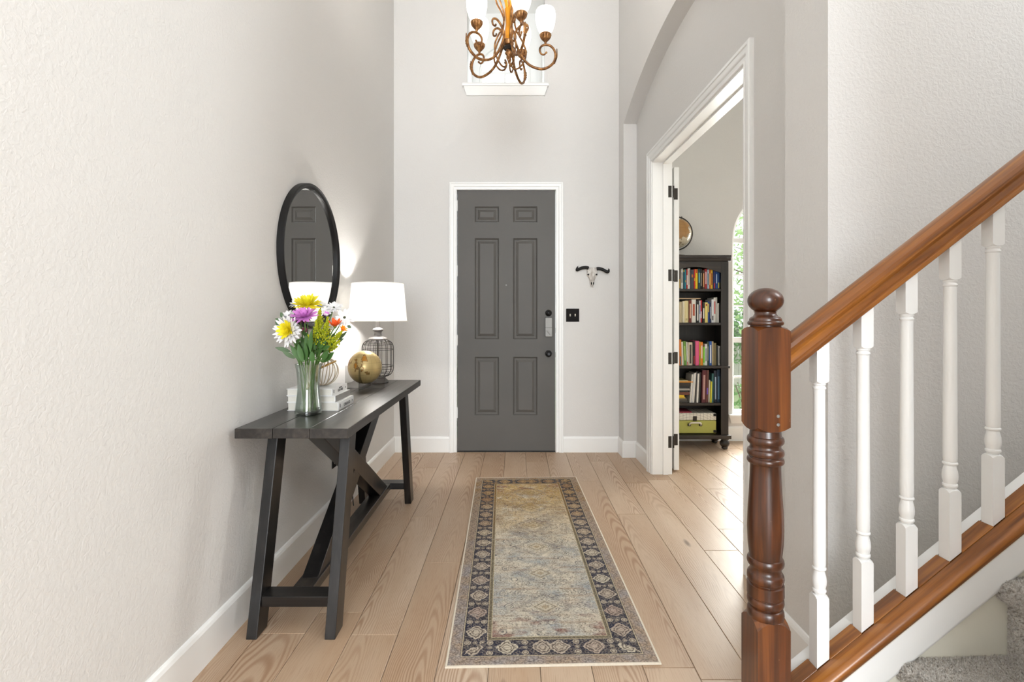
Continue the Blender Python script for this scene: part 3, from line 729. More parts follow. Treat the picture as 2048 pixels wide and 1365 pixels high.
# ================================================================== RUNNER RUG
def rug_mat(W2, Ln):
    g = G('faded_persian_runner'); co = g.coord(); u, v, _ = g.sep(co)
    wb = g.noise(co, 18, 2); 
    au = g.m('ABSOLUTE', u)
    ex = g.m('SUBTRACT', W2, au); ey = g.m('MINIMUM', v, g.m('SUBTRACT', Ln, v))
    e = g.m('MINIMUM', ex, ey)
    side = g.m('LESS_THAN', ex, ey)
    s_ = g.m('ADD', g.m('MULTIPLY', side, v), g.m('MULTIPLY', g.m('SUBTRACT', 1.0, side), g.m('ADD', au, 0.035)))
    # palette drift (grey blue at the near end to gold at the far end)
    drift = g.step(g.m('ADD', v, g.m('MULTIPLY', g.m('SUBTRACT', g.noise(co, 3.0, 2), 0.5), 1.1)), 0.85, 1.75)
    weave = g.noise(g.vscale(co, (40, 420, 1)), 1.0, 2, 0.6)
    fine = g.noise(g.vscale(co, (120, 170, 1)), 1.0, 3, 0.75)
    streak = g.noise(g.vscale(co, (3.0, 30, 1)), 1.0, 3, 0.6)
    blot = g.noise(co, 6.0, 3, 0.55)
    mir = g.comb(au, v, 0.0)
    # field
    base = g.mix(drift, rgb(205, 196, 178), rgb(200, 168, 112))
    base = g.mix(g.step(blot, 0.42, 0.66), base, g.mix(drift, rgb(150, 158, 164), rgb(158, 128, 84)))
    base = g.mix(g.m('MULTIPLY', g.step(g.noise(co, 9.0, 2, 0.5), 0.55, 0.7), 0.7), base, rgb(221, 212, 192))
    base = g.mix(g.m('MULTIPLY', g.step(streak, 0.52, 0.7), 0.6), base, rgb(150, 116, 88))
    endn = g.step(ey, 0.46, 0.22); endm = g.m('MULTIPLY', endn, g.step(g.noise(g.vscale(co, (6, 14, 1)), 1.0, 2), 0.52, 0.6))
    base = g.mix(g.m('MULTIPLY', endm, 0.75), base, rgb(122, 62, 56))
    dv = g.n('ShaderNodeTexNoise'); g.put(dv.inputs['Vector'], mir); dv.inputs['Scale'].default_value = 26
    dm = g.vadd(mir, g.vscale(dv.outputs['Color'], (.016, .016, 0)))
    ros = g.vor(dm, 16, 'F1')
    fl = g.step(g.noise(co, 5, 2), 0.40, 0.58)
    field = g.mix(g.m('MULTIPLY', g.step(ros, 0.30, 0.26), g.m('ADD', 0.25, g.m('MULTIPLY', fl, 0.45))), base, g.mix(drift, rgb(214, 206, 188), rgb(206, 178, 122)))
    ink = g.mix(drift, rgb(72, 74, 84), rgb(96, 74, 50))
    rng = g.m('MAXIMUM', g.step(g.m('ABSOLUTE', g.m('SUBTRACT', ros, 0.31)), 0.05, 0.015), g.step(g.m('ABSOLUTE', g.m('SUBTRACT', ros, 0.15)), 0.05, 0.02))
    sm = g.vor(dm, 58, 'F1'); sml = g.step(g.m('ABSOLUTE', g.m('SUBTRACT', sm, 0.40)), 0.14, 0.05)
    ed = g.step(g.vor(dm, 30, 'DISTANCE_TO_EDGE'), 0.10, 0.04)
    dis = g.step(g.noise(co, 16, 3, 0.65), 0.38, 0.58)
    field = g.mix(g.m('MULTIPLY', g.m('MULTIPLY', rng, dis), 0.85), field, ink)
    field = g.mix(g.m('MULTIPLY', g.m('MULTIPLY', sml, g.m('SUBTRACT', 1.0, g.m('MULTIPLY', dis, 0.5))), 0.62), field, g.mix(blot, ink, rgb(142, 118, 90)))
    field = g.mix(g.m('MULTIPLY', g.m('MULTIPLY', ed, dis), 0.35), field, rgb(226, 216, 196))
    # central medallions
    pv = g.m('SUBTRACT', g.m('FRACT', g.m('DIVIDE', g.m('ADD', v, 0.06), 0.29)), 0.5)
    md = g.m('ADD', au, g.m('MULTIPLY', g.m('ABSOLUTE', pv), 0.29 * 1.15))
    field = g.mix(g.m('MULTIPLY', g.step(g.m('ABSOLUTE', g.m('SUBTRACT', md, 0.115)), 0.024, 0.006), 0.28), field, rgb(94, 90, 96))
    field = g.mix(g.m('MULTIPLY', g.step(md, 0.066, 0.060), 0.5), field, g.mix(drift, rgb(206, 194, 168), rgb(190, 160, 104)))
    field = g.mix(g.m('MULTIPLY', g.step(g.m('ABSOLUTE', g.m('SUBTRACT', md, 0.046)), 0.008, 0.003), 0.55), field, rgb(96, 78, 62))
    field = g.mix(g.m('MULTIPLY', g.step(md, 0.022, 0.018), 0.5), field, rgb(140, 110, 70))
    # main border
    t = g.m('SUBTRACT', e, 0.056)
    per = 0.135
    sp = g.m('MULTIPLY', g.m('SUBTRACT', g.m('FRACT', g.m('DIVIDE', s_, per)), 0.5), per)
    cell = g.m('FLOOR', g.m('DIVIDE', s_, per))
    tc = g.m('SUBTRACT', t, 0.047)
    d = g.m('ADD', g.m('MULTIPLY', g.m('ADD', g.m('ABSOLUTE', sp), g.m('ABSOLUTE', tc)), 0.55), g.m('MULTIPLY', g.m('SQRT', g.m('ADD', g.m('MULTIPLY', sp, sp), g.m('MULTIPLY', tc, tc))), 0.5))
    d = g.m('ADD', d, g.m('MULTIPLY', g.m('SUBTRACT', g.noise(co, 60, 2), 0.5), 0.03))
    bcol = g.mix(g.step(g.noise(co, 7, 2), 0.4, 0.65), rgb(50, 48, 58), g.mix(drift, rgb(36, 40, 62), rgb(58, 46, 42)))
    cn = g.noise(g.comb(g.m('MULTIPLY', cell, 3.7), side, g.m('SIGN', u)), 1.0, 1)
    mcol = g.mix(g.step(cn, 0.4, 0.6), g.mix(drift, rgb(196, 186, 166), rgb(186, 152, 104)), g.mix(drift, rgb(170, 150, 138), rgb(160, 124, 86)))
    bd = g.mix(g.step(d, 0.046, 0.043), bcol, mcol)
    bd = g.mix(g.m('MULTIPLY', g.step(g.m('ABSOLUTE', g.m('SUBTRACT', d, 0.032)), 0.005, 0.002), 0.85), bd, rgb(72, 60, 58))
    bd = g.mix(g.m('MULTIPLY', g.step(g.m('ABSOLUTE', g.m('SUBTRACT', d, 0.018)), 0.004, 0.002), 0.7), bd, rgb(84, 70, 66))
    spe = g.m('SUBTRACT', per / 2, g.m('ABSOLUTE', sp))
    for off, rr in ((-0.030, 0.014), (0.030, 0.014), (0.0, 0.010)):
        q = g.m('SUBTRACT', tc, off)
        dd = g.m('SQRT', g.m('ADD', g.m('MULTIPLY', spe, spe), g.m('MULTIPLY', q, q)))
        bd = g.mix(g.step(dd, rr, rr - 0.002), bd, g.mix(drift, rgb(186, 174, 156), rgb(172, 134, 88)))
        bd = g.mix(g.m('MULTIPLY', g.step(g.m('ABSOLUTE', g.m('SUBTRACT', dd, rr * .55)), 0.0032, 0.001), 0.8), bd, rgb(80, 66, 62))
    vine = g.step(g.m('ABSOLUTE', g.m('SUBTRACT', g.vor(co, 60, 'F1'), 0.42)), 0.10, 0.04)
    bd = g.mix(g.m('MULTIPLY', g.m('MULTIPLY', vine, g.step(d, 0.046, 0.052)), 0.42), bd, rgb(164, 148, 130))
    # outer guard border
    oc = g.mix(g.step(g.noise(co, 12, 3), 0.4, 0.65), rgb(172, 150, 130), g.mix(drift, rgb(160, 152, 150), rgb(164, 130, 90)))
    wv = g.m('ABSOLUTE', g.m('SUBTRACT', g.m('SUBTRACT', e, 0.031), g.m('MULTIPLY', g.m('SINE', g.m('MULTIPLY', s_, 95.0)), 0.010)))
    oc = g.mix(g.m('MULTIPLY', g.step(wv, 0.006, 0.002), 0.35), oc, rgb(72, 66, 66))
    oc = g.mix(g.m('MULTIPLY', g.step(g.vor(co, 70, 'DISTANCE_TO_EDGE'), 0.10, 0.03), 0.5), oc, rgb(88, 78, 74))
    col = g.mix(g.m('GREATER_THAN', e, 0.056), oc, bd)
    col = g.mix(g.m('GREATER_THAN', e, 0.150), col, g.mix(drift, rgb(112, 102, 82), rgb(128, 96, 52)))
    col = g.mix(g.m('GREATER_THAN', e, 0.166), col, field)
    for q in (0.0545, 0.150, 0.166):
        col = g.mix(g.m('MULTIPLY', g.step(g.m('ABSOLUTE', g.m('SUBTRACT', e, q)), 0.0026, 0.0012), 0.85), col, rgb(190, 176, 146))
    for q in (0.0505, 0.0585):
        col = g.mix(g.m('MULTIPLY', g.step(g.m('ABSOLUTE', g.m('SUBTRACT', e, q)), 0.0016, 0.0008), 0.7), col, rgb(74, 66, 62))
    # wear
    col = g.mix(g.m('MULTIPLY', g.step(g.noise(g.vscale(co, (12, 60, 1)), 1.0, 3, 0.7), 0.56, 0.72), 0.5), col, g.mix(drift, rgb(176, 172, 166), rgb(172, 146, 108)))
    col = g.mix(g.m('MULTIPLY', g.step(fine, 0.52, 0.62), 0.62), col, rgb(72, 64, 60))
    col = g.mix(g.m('MULTIPLY', g.step(fine, 0.46, 0.36), 0.35), col, rgb(214, 204, 186))
    g.bump(g.m('ADD', weave, fine), 0.35, 0.0015)
    return g.fin(col, 0.92, spec=0.15)
RW2, RL = 0.3955, 2.17
rug = thing('runner_rug', 'faded oriental runner rug with dark floral border on the oak floor', 'rug', (0.1375, 1.863, 0.0005), math.radians(1.5))
MB().box(-RW2 + .0075, RW2 - .0075, .0075, RL - .0075, 0, 0.0065).build('field', rug_mat(RW2, RL), rug)
MB().sweep([(-RW2, 0), (RW2, 0), (RW2, RL), (-RW2, RL)], [(0.0005, 0), (0, 0.004), (0.001, 0.0070), (0.0045, 0.0080), (0.008, 0.0066), (0.008, 0)], XY, closed=True).build('binding', plain('cream_binding', rgb(222, 212, 194), 0.9, var=0.1, scale=120), rug, smooth=50)

# ================================================================== CONSOLE TABLE
TX0, TX1, TY0, TY1, TZ = -1.12, -0.668, 2.035, 3.59, 0.83
tb = thing('console_table', 'black wooden trestle console table with x braces along the left wall', 'table', (-0.894, 2.81, 0))
ox, oy = -0.894, 2.81
def tp(m): m.v = [(x - ox, y - oy, z) for x, y, z in m.v]; return m
xs3 = [TX0, -0.970, -0.822, TX1]
for i in range(3):
    tp(MB().box(xs3[i] + .0005, xs3[i + 1] - .0005, TY0 + (0.002 if i == 1 else 0), TY1 - 0.002 * (i == 0), TZ - 0.040, TZ)).build('top_plank', EBONY_Y, tb, bevel=0.0025)
LH = TZ - 0.040
for lx in (-1.066, -0.756):
    for (yb, yt) in ((2.018, 2.206), (3.567 - 0.089, 3.567 - 0.089 - 0.188)):
        a = [(lx, yb, 0), (lx + .043, yb, 0), (lx + .043, yb + .089, 0), (lx, yb + .089, 0)]
        b = [(lx, yt, LH), (lx + .043, yt, LH), (lx + .043, yt + .089, LH), (lx, yt + .089, LH)]
        tp(MB().hexa(a, b)).build('leg', EBONY_Z, tb, bevel=0.003)
for y0 in (2.056, 3.567 - 0.038 - 0.08):
    tp(MB().box(-1.023, -0.756, y0, y0 + 0.08, 0.108, 0.150)).build('cross_bar', EBONY_X, tb, bevel=0.0025)
tp(MB().box(-0.930, -0.845, 2.136, 3.449, 0.108, 0.150)).build('stretcher', EBONY_Y, tb, bevel=0.0025)
bxl, bxr = -0.922, -0.852; hb = 0.026
for (ya, yb) in ((3.30, 2.27), (2.29, 3.32)):
    d = Vector((0, yb - ya, LH - 0.150)).normalized(); nn = Vector((0, -d.z, d.y)); k = 0.047 / abs(d.z)
    a = [(bxl, ya - k, 0.150), (bxr, ya - k, 0.150), (bxr, ya + k, 0.150), (bxl, ya + k, 0.150)]
    b = [(bxl, yb - k, LH), (bxr, yb - k, LH), (bxr, yb + k, LH), (bxl, yb + k, LH)]
    if ya > yb: a = [(x + .0015 * (1 if x == bxr else -1), y, z) for x, y, z in a]; b = [(x + .0015 * (1 if x == bxr else -1), y, z) for x, y, z in b]
    tp(MB().hexa(a, b)).build('brace', EBONY_Z, tb, bevel=0.0025)

# ================================================================== MIRROR
mr = thing('wall_mirror', 'round black framed mirror on the left wall above the console table', 'mirror', (WL, 2.843, 1.605))
def xl(prof, n=72):
    m = MB().lathe(prof, n, cap=False); m.v = [(c, a, b) for a, b, c in m.v]; return m
RM = 0.398
m = xl([(RM - .026, 0.0), (RM, 0.0), (RM, 0.030), (RM - .004, 0.034), (RM - .010, 0.034), (RM - .013, 0.029), (RM - .026, 0.024), (RM - .026, 0.0)], 96)
m.build('frame', BLACK, mr, smooth=40)
m = xl([(RM - .024, 0.004), (RM - .024, 0.012), (0, 0.012)], 96); m.build('mirror_glass', MIRROR, mr)

# ================================================================== TABLE LAMP
LX, LY = -0.928, 3.44
lp = thing('table_lamp', 'lit table lamp with black wire cage base and white drum shade', 'lamp', (LX, LY, TZ))
GREY = plain('grey_brown_resin', rgb(92, 88, 85), 0.45, var=0.12)
WIRE = plain('dark_wire', rgb(52, 47, 44), 0.45, 0.5)
MB().lathe([(0.070, 0), (0.072, 0.006), (0.066, 0.016), (0.055, 0.026), (0.05, 0.032), (0.052, 0.038), (0.046, 0.043), (0, 0.044)], 36).build('foot', GREY, lp, smooth=40)
MB().lathe([(0.046, 0.284), (0.060, 0.286), (0.0625, 0.293), (0.058, 0.301), (0.042, 0.308), (0.030, 0.314), (0.026, 0.318), (0.0235, 0.330), (0.026, 0.342), (0.034, 0.348), (0.0355, 0.355), (0.031, 0.362), (0.017, 0.368), (0.0125, 0.372), (0.0125, 0.43), (0, 0.43)], 36).build('neck', GREY, lp, smooth=40)
MB().lathe([(0.005, 0.04), (0.005, 0.29)], 10).build('centre_rod', WIRE, lp, smooth=40)
CR = 0.1035
def cage_r(z):   # outline of the cage
    zb_, zt_ = 0.042, 0.287; c = 0.055
    if z < zb_ + c: q = (zb_ + c - z) / c; return CR - 0.055 * (1 - math.sqrt(max(0, 1 - q * q)))
    if z > zt_ - c: q = (z - zt_ + c) / c; return CR - 0.05 * (1 - math.sqrt(max(0, 1 - q * q)))
    return CR
zsq = [0.042 + 0.245 * (0.5 - 0.5 * math.cos(PI * i / 22)) for i in range(23)]
rib = MB().tube([(cage_r(z), 0, z) for z in zsq], 0.0019, 6).build('rib', WIRE, lp, smooth=True)
for i in range(1, 16): sdup(rib, lp, rotz=2 * PI * i / 16)
for z in (0.052, 0.078, 0.112, 0.222, 0.256, 0.275):
    r = cage_r(z); MB().tube([(r * math.cos(2 * PI * k / 32), r * math.sin(2 * PI * k / 32), z) for k in range(32)], 0.0019, 6, closed=True).build('hoop', WIRE, lp, smooth=True)
sp_ = [(0.192, 0.412), (0.170, 0.668)]
MB().lathe([(0.192, 0.412), (0.170, 0.668), (0.1685, 0.668), (0.1905, 0.412), (0.192, 0.412)], 64, cap=False).build('lamp_shade', LINEN, lp, smooth=50)
trimm = plain('shade_trim', rgb(226, 222, 214), 0.8)
for r, z in ((0.1926, 0.414), (0.1708, 0.666)):
    MB().tube([(r * math.cos(2 * PI * k / 48), r * math.sin(2 * PI * k / 48), z) for k in range(48)], 0.0016, 5, closed=True).build('shade_rim', trimm, lp, smooth=True)
MB().ball((0, 0, 0.53), 0.03, 0.03, 0.04, 16, 10).build('bulb', BULB, lp, smooth=True)
for a in (0, 2.094, 4.189):
    MB().tube([(0.012 * math.cos(a), 0.012 * math.sin(a), 0.625), (0.171 * math.cos(a), 0.171 * math.sin(a), 0.655)], 0.0015, 5).build('spider_arm', WIRE, lp)
def point(name, loc, power, col, r):
    l = bpy.data.lights.new(name, 'POINT'); l.energy = power; l.color = col; l.shadow_soft_size = r
    o = bpy.data.objects.new(name, l); C.objects.link(o); o.location = loc; return o
point('table_lamp_light', (LX, LY, TZ + 0.515), 26, (1.0, 0.97, 0.935), 0.042)

# ================================================================== GLOBE ON ACRYLIC STAND
gb = thing('desk_globe', 'gold and ivory globe resting in a clear crossed acrylic stand', 'globe', (-0.938, 3.18, TZ))
def globe_mat(name, sea, land, edge, rough, metal):
    g = G(name); co = g.coord(); a = g.noise(g.vadd(co, (3.1, 1.7, 0.4)), 7.5, 4, 0.55)
    c = g.mix(g.step(a, 0.485, 0.52), sea, land); c = g.mix(g.m('MULTIPLY', g.step(g.m('ABSOLUTE', g.m('SUBTRACT', a, 0.50)), 0.012, 0.004), 0.7), c, edge)
    x, y, z = g.sep(co); fr = g.m('ABSOLUTE', g.m('SUBTRACT', g.m('FRACT', g.m('MULTIPLY', z, 28.0)), 0.5))
    ang = g.m('ABSOLUTE', g.m('SUBTRACT', g.m('FRACT', g.m('MULTIPLY', g.m('ARCTAN2', y, x), 18 / 6.2832)), 0.5))
    c = g.mix(g.m('MULTIPLY', g.step(g.m('MINIMUM', fr, ang), 0.03, 0.012), 0.35), c, edge)
    return g.fin(c, rough, metal)
MB().ball((0, 0, 0.130), 0.1025, nu=48, nv=28).build('globe_ball', globe_mat('gold_globe', rgb(196, 172, 118), rgb(184, 122, 34), rgb(84, 56, 24), 0.3, 0.4), gb, smooth=True)
cut = [(0.1215, 0), (0.1215, 0.138), (0.1075, 0.138)] + [(0.1075 * math.cos(a), 0.130 - 0.1075 * math.sin(a)) for a in [PI * k / 24 for k in range(1, 24)]] + [(-0.1075, 0.138), (-0.1215, 0.138), (-0.1215, 0)]
MB().prism(cut, lambda a, b, h: (a, h, b), -0.0025, 0.0025).build('stand_plate', ACRYLIC, gb)
MB().prism(cut, lambda a, b, h: (h, a, b), -0.0025, 0.0025).build('stand_plate', ACRYLIC, gb)

# ================================================================== BOOKS, RINGS, VASE
PAGES = plain('page_block', rgb(226, 222, 212), 0.85, var=0.05, scale=200)
WCOV = plain('white_book_cover', rgb(236, 235, 233), 0.45, var=0.01)
GCOV = plain('grey_book_spine', rgb(152, 149, 145), 0.6, var=0.08)
INK = plain('black_ink', rgb(25, 25, 26), 0.6)
def lying_book(label, x0, x1, y0, y1, z0, th, spine_mat, title, small=None, dot=True):
    t = thing('book', label, 'book', ((x0 + x1) / 2, (y0 + y1) / 2, z0), 0, 'coffee table books on the console table')
    w, d = (x1 - x0) / 2, (y1 - y0) / 2; c = 0.0028
    u = [(-w, 0), (w, 0), (w + .0015, th * .25), (w + .002, th * .5), (w + .0015, th * .75), (w, th), (-w, th), (-w, th - c), (w - c, th - c), (w - c, c), (-w, c)]
    MB().prism(u, lambda a, b, h: (a, h, b), -d, d).build('cover', WCOV, t)
    if spine_mat is not WCOV: MB().box(w + .0016, w + .0026, -d, d, .001, th - .001).build('spine', spine_mat, t)
    MB().box(-w + .004, w - c - .0005, -d + .004, d - .004, c + .0002, th - c - .0002).build('pages', PAGES, t)
    if title:
        M_ = Matrix.Translation((w + .0024, 0.005, th * .42)) @ Matrix.Rotation(PI / 2, 4, 'Z') @ Matrix.Rotation(PI / 2, 4, 'X')
        text_mesh(title, th * .52, INK, t, M_)
        if small: text_mesh(small, th * .2, INK, t, Matrix.Translation((w + .0024, 0.005, th * .78)) @ Matrix.Rotation(PI / 2, 4, 'Z') @ Matrix.Rotation(PI / 2, 4, 'X'), 'small_lettering')
    if dot:
        MB().box(w + .0018, w + .0026, -d + .018, -d + .024, th * .3, th * .75).build('spine_mark', INK, t)
        MB().box(w + .0018, w + .0026, d - .03, d - .025, th * .4, th * .62).build('spine_mark', INK, t)
    return t
b1 = lying_book('thick white book lettered CHICAGO, lowest of the stack on the console table', -1.082, -0.840, 2.42, 2.645, TZ, 0.039, WCOV, 'CHICAGO')
b2 = lying_book('white book with plain grey spine in the middle of the stack', -1.085, -0.857, 2.425, 2.640, TZ + .0392, 0.030, GCOV, None, dot=False)
b3 = lying_book('white book lettered ICELAND, topmost of the stack on the console table', -1.088, -0.872, 2.425, 2.640, TZ + .0694, 0.033, WCOV, 'ICELAND', 'DESTINATION')

CHAMP = plain('champagne_metal', rgb(196, 184, 164), 0.28, 0.9, var=0.08)
GOLDM = plain('gold_metal', rgb(208, 170, 100), 0.25, 0.9, var=0.06)
BZ = TZ + .1026
rs = thing('ring_sculpture', 'gold metal ring sculpture standing on the white book stack', 'ornament', (-0.945, 2.53, BZ))
for i, (a, r, w) in enumerate(((20, .064, .0), (48, .066, .0), (75, .064, 0), (102, .066, 0), (130, .063, 0), (158, .065, 0))):
    aa = math.radians(a); pts = []
    for k in range(48):
        q = 2 * PI * k / 48; rr = r * math.cos(q); zz = r + 0.0035 + r * math.sin(q)
        pts.append((rr * math.cos(aa) + 0.010 * math.sin(aa) * (zz / r - 1), rr * math.sin(aa), zz))
    MB().tube(pts, 0.0026, 6, closed=True, flat=1.0).build('ring', CHAMP, rs, smooth=True)
pts = []
for k in range(40):
    q = 2 * PI * k / 40; x, y = 0.052 * math.cos(q), 0.052 * math.sin(q); pts.append((x, y * .9, 0.098 + x * 0.45 + y * .1))
MB().tube(pts, 0.0036, 8, closed=True).build('tilted_band', GOLDM, rs, smooth=True)

VX, VY = -0.946, 2.335
vz = thing('glass_vase', 'clear glass vase of water holding the bouquet on the console table', 'vase', (VX, VY, TZ))
vout = [(0.0, 0.0), (0.052, 0.0), (0.0585, 0.004), (0.0590, 0.014), (0.056, 0.04), (0.0505, 0.085), (0.0475, 0.12), (0.0485, 0.16), (0.053, 0.20), (0.0585, 0.229)]
vin = [(0.0565, 0.229), (0.051, 0.20), (0.0465, 0.16), (0.0455, 0.12), (0.0485, 0.085), (0.0535, 0.04), (0.0555, 0.018), (0.05, 0.012), (0.0, 0.012)]
MB().lathe(vout + vin, 40, cap=False).build('glass', VASEGLASS, vz, smooth=50)
MB().lathe([(0.0, 0.0125), (0.0495, 0.0125), (0.0550, 0.0185), (0.0530, 0.04), (0.0480, 0.085), (0.0470, 0.098), (0.0, 0.0985)], 40, cap=False).build('water', WATER, vz, smooth=50)
MB().tube([(0.0575 * math.cos(2 * PI * k / 40), 0.0575 * math.sin(2 * PI * k / 40), 0.229) for k in range(40)], 0.0012, 6, closed=True).build('rim', VASEGLASS, vz, smooth=True)

# flowers
STEMM = plain('flower_stem', rgb(86, 124, 52), 0.55, var=0.2)
LEAFM = plain('bouquet_leaf', rgb(58, 98, 36), 0.5, var=0.25)
EUC = plain('dusty_leaf', rgb(88, 112, 78), 0.55, var=0.2)
def petal_mat(name, base, tip):
    g = G(name); f = g.noise(g.coord(), 60, 2); c = g.mix(f, base, tip)
    return g.fin(c, 0.55, spec=0.25, Subsurface_Weight=0.0)
PM = dict(white=petal_mat('petal_white', rgb(240, 240, 238), rgb(226, 224, 226)), yellow=petal_mat('petal_yellow', rgb(250, 232, 20), rgb(242, 226, 60)),
          lime=petal_mat('petal_lime_yellow', rgb(232, 218, 10), rgb(246, 236, 70)), purple=petal_mat('petal_purple', rgb(226, 156, 224), rgb(200, 112, 196)),
          orange=petal_mat('petal_orange', rgb(240, 112, 48), rgb(228, 84, 40)), amber=petal_mat('petal_amber', rgb(250, 176, 24), rgb(240, 120, 20)),
          maroon=petal_mat('petal_maroon', rgb(148, 78, 96), rgb(112, 52, 74)), gold=petal_mat('floret_yellow_green', rgb(202, 198, 30), rgb(128, 150, 34)), dark=petal_mat('flower_eye', rgb(82, 84, 58), rgb(58, 62, 40)))
def bpt(cx, cy, D):      # bouquet crop coordinate to the world
    return Vector((((540 + cx / 8.533) - 1032) * D / 1024, D, EYE - ((580 + cy / 8.533) - 632) * D / 1024))
def petals(m, n, length, width, elev, curl, M_, r0=0.004, jit=0.12, cup=0.15):
    for i in range(n):
        a = 2 * PI * (i + random.uniform(-.3, .3)) / n; L_ = length * random.uniform(1 - jit * 1.4, 1 + jit); e0 = elev + random.uniform(-jit, jit)
        ca, sa = math.cos(a), math.sin(a); vs = []; x, z, e_ = r0, 0.0, e0; seg = 4
        for k in range(seg + 1):
            wd = width * (0.45, 0.85, 1.0, 0.85, 0.3)[k] * .5
            for s_ in (-1, 0, 1):
                vs.append(M_ @ Vector((x * ca - s_ * wd * sa, x * sa + s_ * wd * ca, z + (cup * wd if s_ else 0))))
            x += L_ / seg * math.cos(e_); z += L_ / seg * math.sin(e_); e_ += curl / seg
        fs = [(3 * k + s_, 3 * k + s_ + 1, 3 * k + s_ + 4, 3 * k + s_ + 3) for k in range(seg) for s_ in (0, 1)]
        m.add(vs, fs)
vb = Vector((VX, VY, TZ))
slot = [0]
def stem_to(top, back=None):
    k = slot[0]; slot[0] += 1; a = k * 2.399; r = 0.009 + 0.028 * ((k * 0.618) % 1)
    foot = Vector((VX + r * math.cos(a), VY + r * math.sin(a), TZ + 0.014))
    d = Vector((top.x - VX, top.y - VY)); dn = d.normalized() * min(d.length * .5, 0.037)
    rim = Vector((VX + dn.x + 0.005 * math.cos(a), VY + dn.y + 0.005 * math.sin(a), TZ + 0.225))
    pts = [foot, foot.lerp(rim, .5), rim, rim.lerp(top, .55) + Vector((0, 0, .008)), top]
    return foot, catmull(pts, 6)
def flower(name, label, cat, c, normal, layers, eye=None, stem=True, leaf=0):
    n_ = Vector(normal).normalized(); q = n_.to_track_quat('Z', 'Y').to_matrix().to_4x4()
    foot, path = stem_to(c - n_ * 0.004)
    t = thing(name, label, cat, foot, 0, 'flowers in the glass vase')
    T_ = Matrix.Translation(-foot)
    MB().tube([T_ @ p for p in path], 0.0028, 6).build('stem', STEMM, t, smooth=True)
    M_ = T_ @ Matrix.Translation(c) @ q
    for (cnt, ln, wd, el, cu, mt) in layers:
        m = MB(); petals(m, cnt, ln, wd, el, cu, M_); stuff(m.build('petals', PM[mt], t, smooth=True))
    if eye:
        m = MB().ball((0, 0, 0), eye[0], eye[0], eye[0] * .6, 12, 8); m.v = [M_ @ Vector(v_) for v_ in m.v]; m.build('flower_eye', PM[eye[1]], t, smooth=True)
    m = MB().lathe([(0.0022, -0.012), (0.006, -0.006), (0.009, 0.0)], 10); m.v = [M_ @ Vector(v_) for v_ in m.v]; m.build('calyx', STEMM, t, smooth=True)
    for k in range(leaf):
        i = int(len(path) * (0.60 + 0.12 * k)); p0 = path[i]; dr = Vector((random.uniform(-1, 1), random.uniform(-1, .2), random.uniform(.3, 1))).normalized()
        one_leaf(p0, dr, 0.055, 0.02, LEAFM, t, foot)
    return t
def one_leaf(p0, d, ln, wd, mat, parent, foot, name='leaf'):
    d = d.normalized(); side = d.cross(Vector((0, -1, 0.3))).normalized(); up = side.cross(d); vs = []; seg = 5
    for k in range(seg + 1):
        t_ = k / seg; w = wd * .5 * math.sin(PI * min(0.97, .06 + t_ * .94)) ** .8; p = Vector(p0) - foot + d * ln * t_ - up * (0.12 * ln * t_ * t_)
        for s_ in (-1, 0, 1): vs.append(p + side * (w * s_) + up * (0.12 * w * abs(s_)))
    MB().add(vs, [(3 * k + s_, 3 * k + s_ + 1, 3 * k + s_ + 4, 3 * k + s_ + 3) for k in range(seg) for s_ in (0, 1)]).build(name, mat, parent, smooth=True)
flower('chrysanthemum', 'large white and yellow chrysanthemum lowest at the left of the bouquet', 'flower', bpt(315, 690, 2.265), (-.25, -1, .12),
       [(22, .066, .016, .05, .25, 'white'), (20, .058, .014, .35, .2, 'white'), (20, .046, .013, .6, .3, 'yellow'), (16, .034, .011, .95, .4, 'yellow'), (10, .022, .009, 1.2, .5, 'yellow')], (.012, 'yellow'), leaf=2)
flower('chrysanthemum', 'purple chrysanthemum in the middle of the bouquet', 'flower', bpt(590, 455, 2.29), (.0, -.55, .85),
       [(20, .058, .016, .05, .25, 'purple'), (18, .048, .015, .5, .3, 'purple'), (12, .034, .012, .9, .4, 'purple'), (14, .03, .01, -.5, -.3, 'maroon')], (.010, 'purple'), leaf=2)
flower('chrysanthemum', 'bright yellow chrysanthemum topmost in the bouquet', 'flower', bpt(640, 262, 2.37), (.1, -.45, .9),
       [(24, .066, .017, .05, .3, 'yellow'), (20, .056, .015, .5, .3, 'lime'), (16, .044, .013, .9, .4, 'lime'), (10, .03, .011, 1.2, .4, 'lime')], (.010, 'lime'), leaf=1)
flower('daisy', 'white daisy with dark eye rightmost in the bouquet', 'flower', bpt(1272, 472, 2.35), (.12, -1, .2),
       [(15, .040, .012, .08, -.1, 'white'), (12, .036, .011, .25, -.1, 'white')], (.0065, 'dark'))
flower('daisy', 'white daisy at the upper right tilted up towards the lamp', 'flower', bpt(1090, 300, 2.40), (.25, -.55, .75),
       [(15, .036, .011, .1, -.1, 'white'), (12, .032, .010, .3, -.1, 'white')], (.006, 'dark'))
flower('daisy', 'white flower half hidden behind the top yellow one on its left', 'flower', bpt(465, 232, 2.43), (-.3, -.5, .75), [(16, .034, .011, .15, .1, 'white'), (12, .028, .01, .5, .1, 'white')], (.006, 'yellow'))
flower('daisy', 'white flower half hidden behind the top yellow one on its right', 'flower', bpt(870, 262, 2.43), (.3, -.5, .75), [(16, .028, .010, .15, .1, 'white'), (12, .022, .009, .5, .1, 'white')], (.006, 'yellow'))
flower('daisy', 'small white flower between the purple and the large white and yellow blooms', 'flower', bpt(315, 445, 2.34), (-.2, -.6, .8), [(16, .034, .011, .2, .2, 'white'), (12, .026, .01, .6, .2, 'white')], (.006, 'white'))
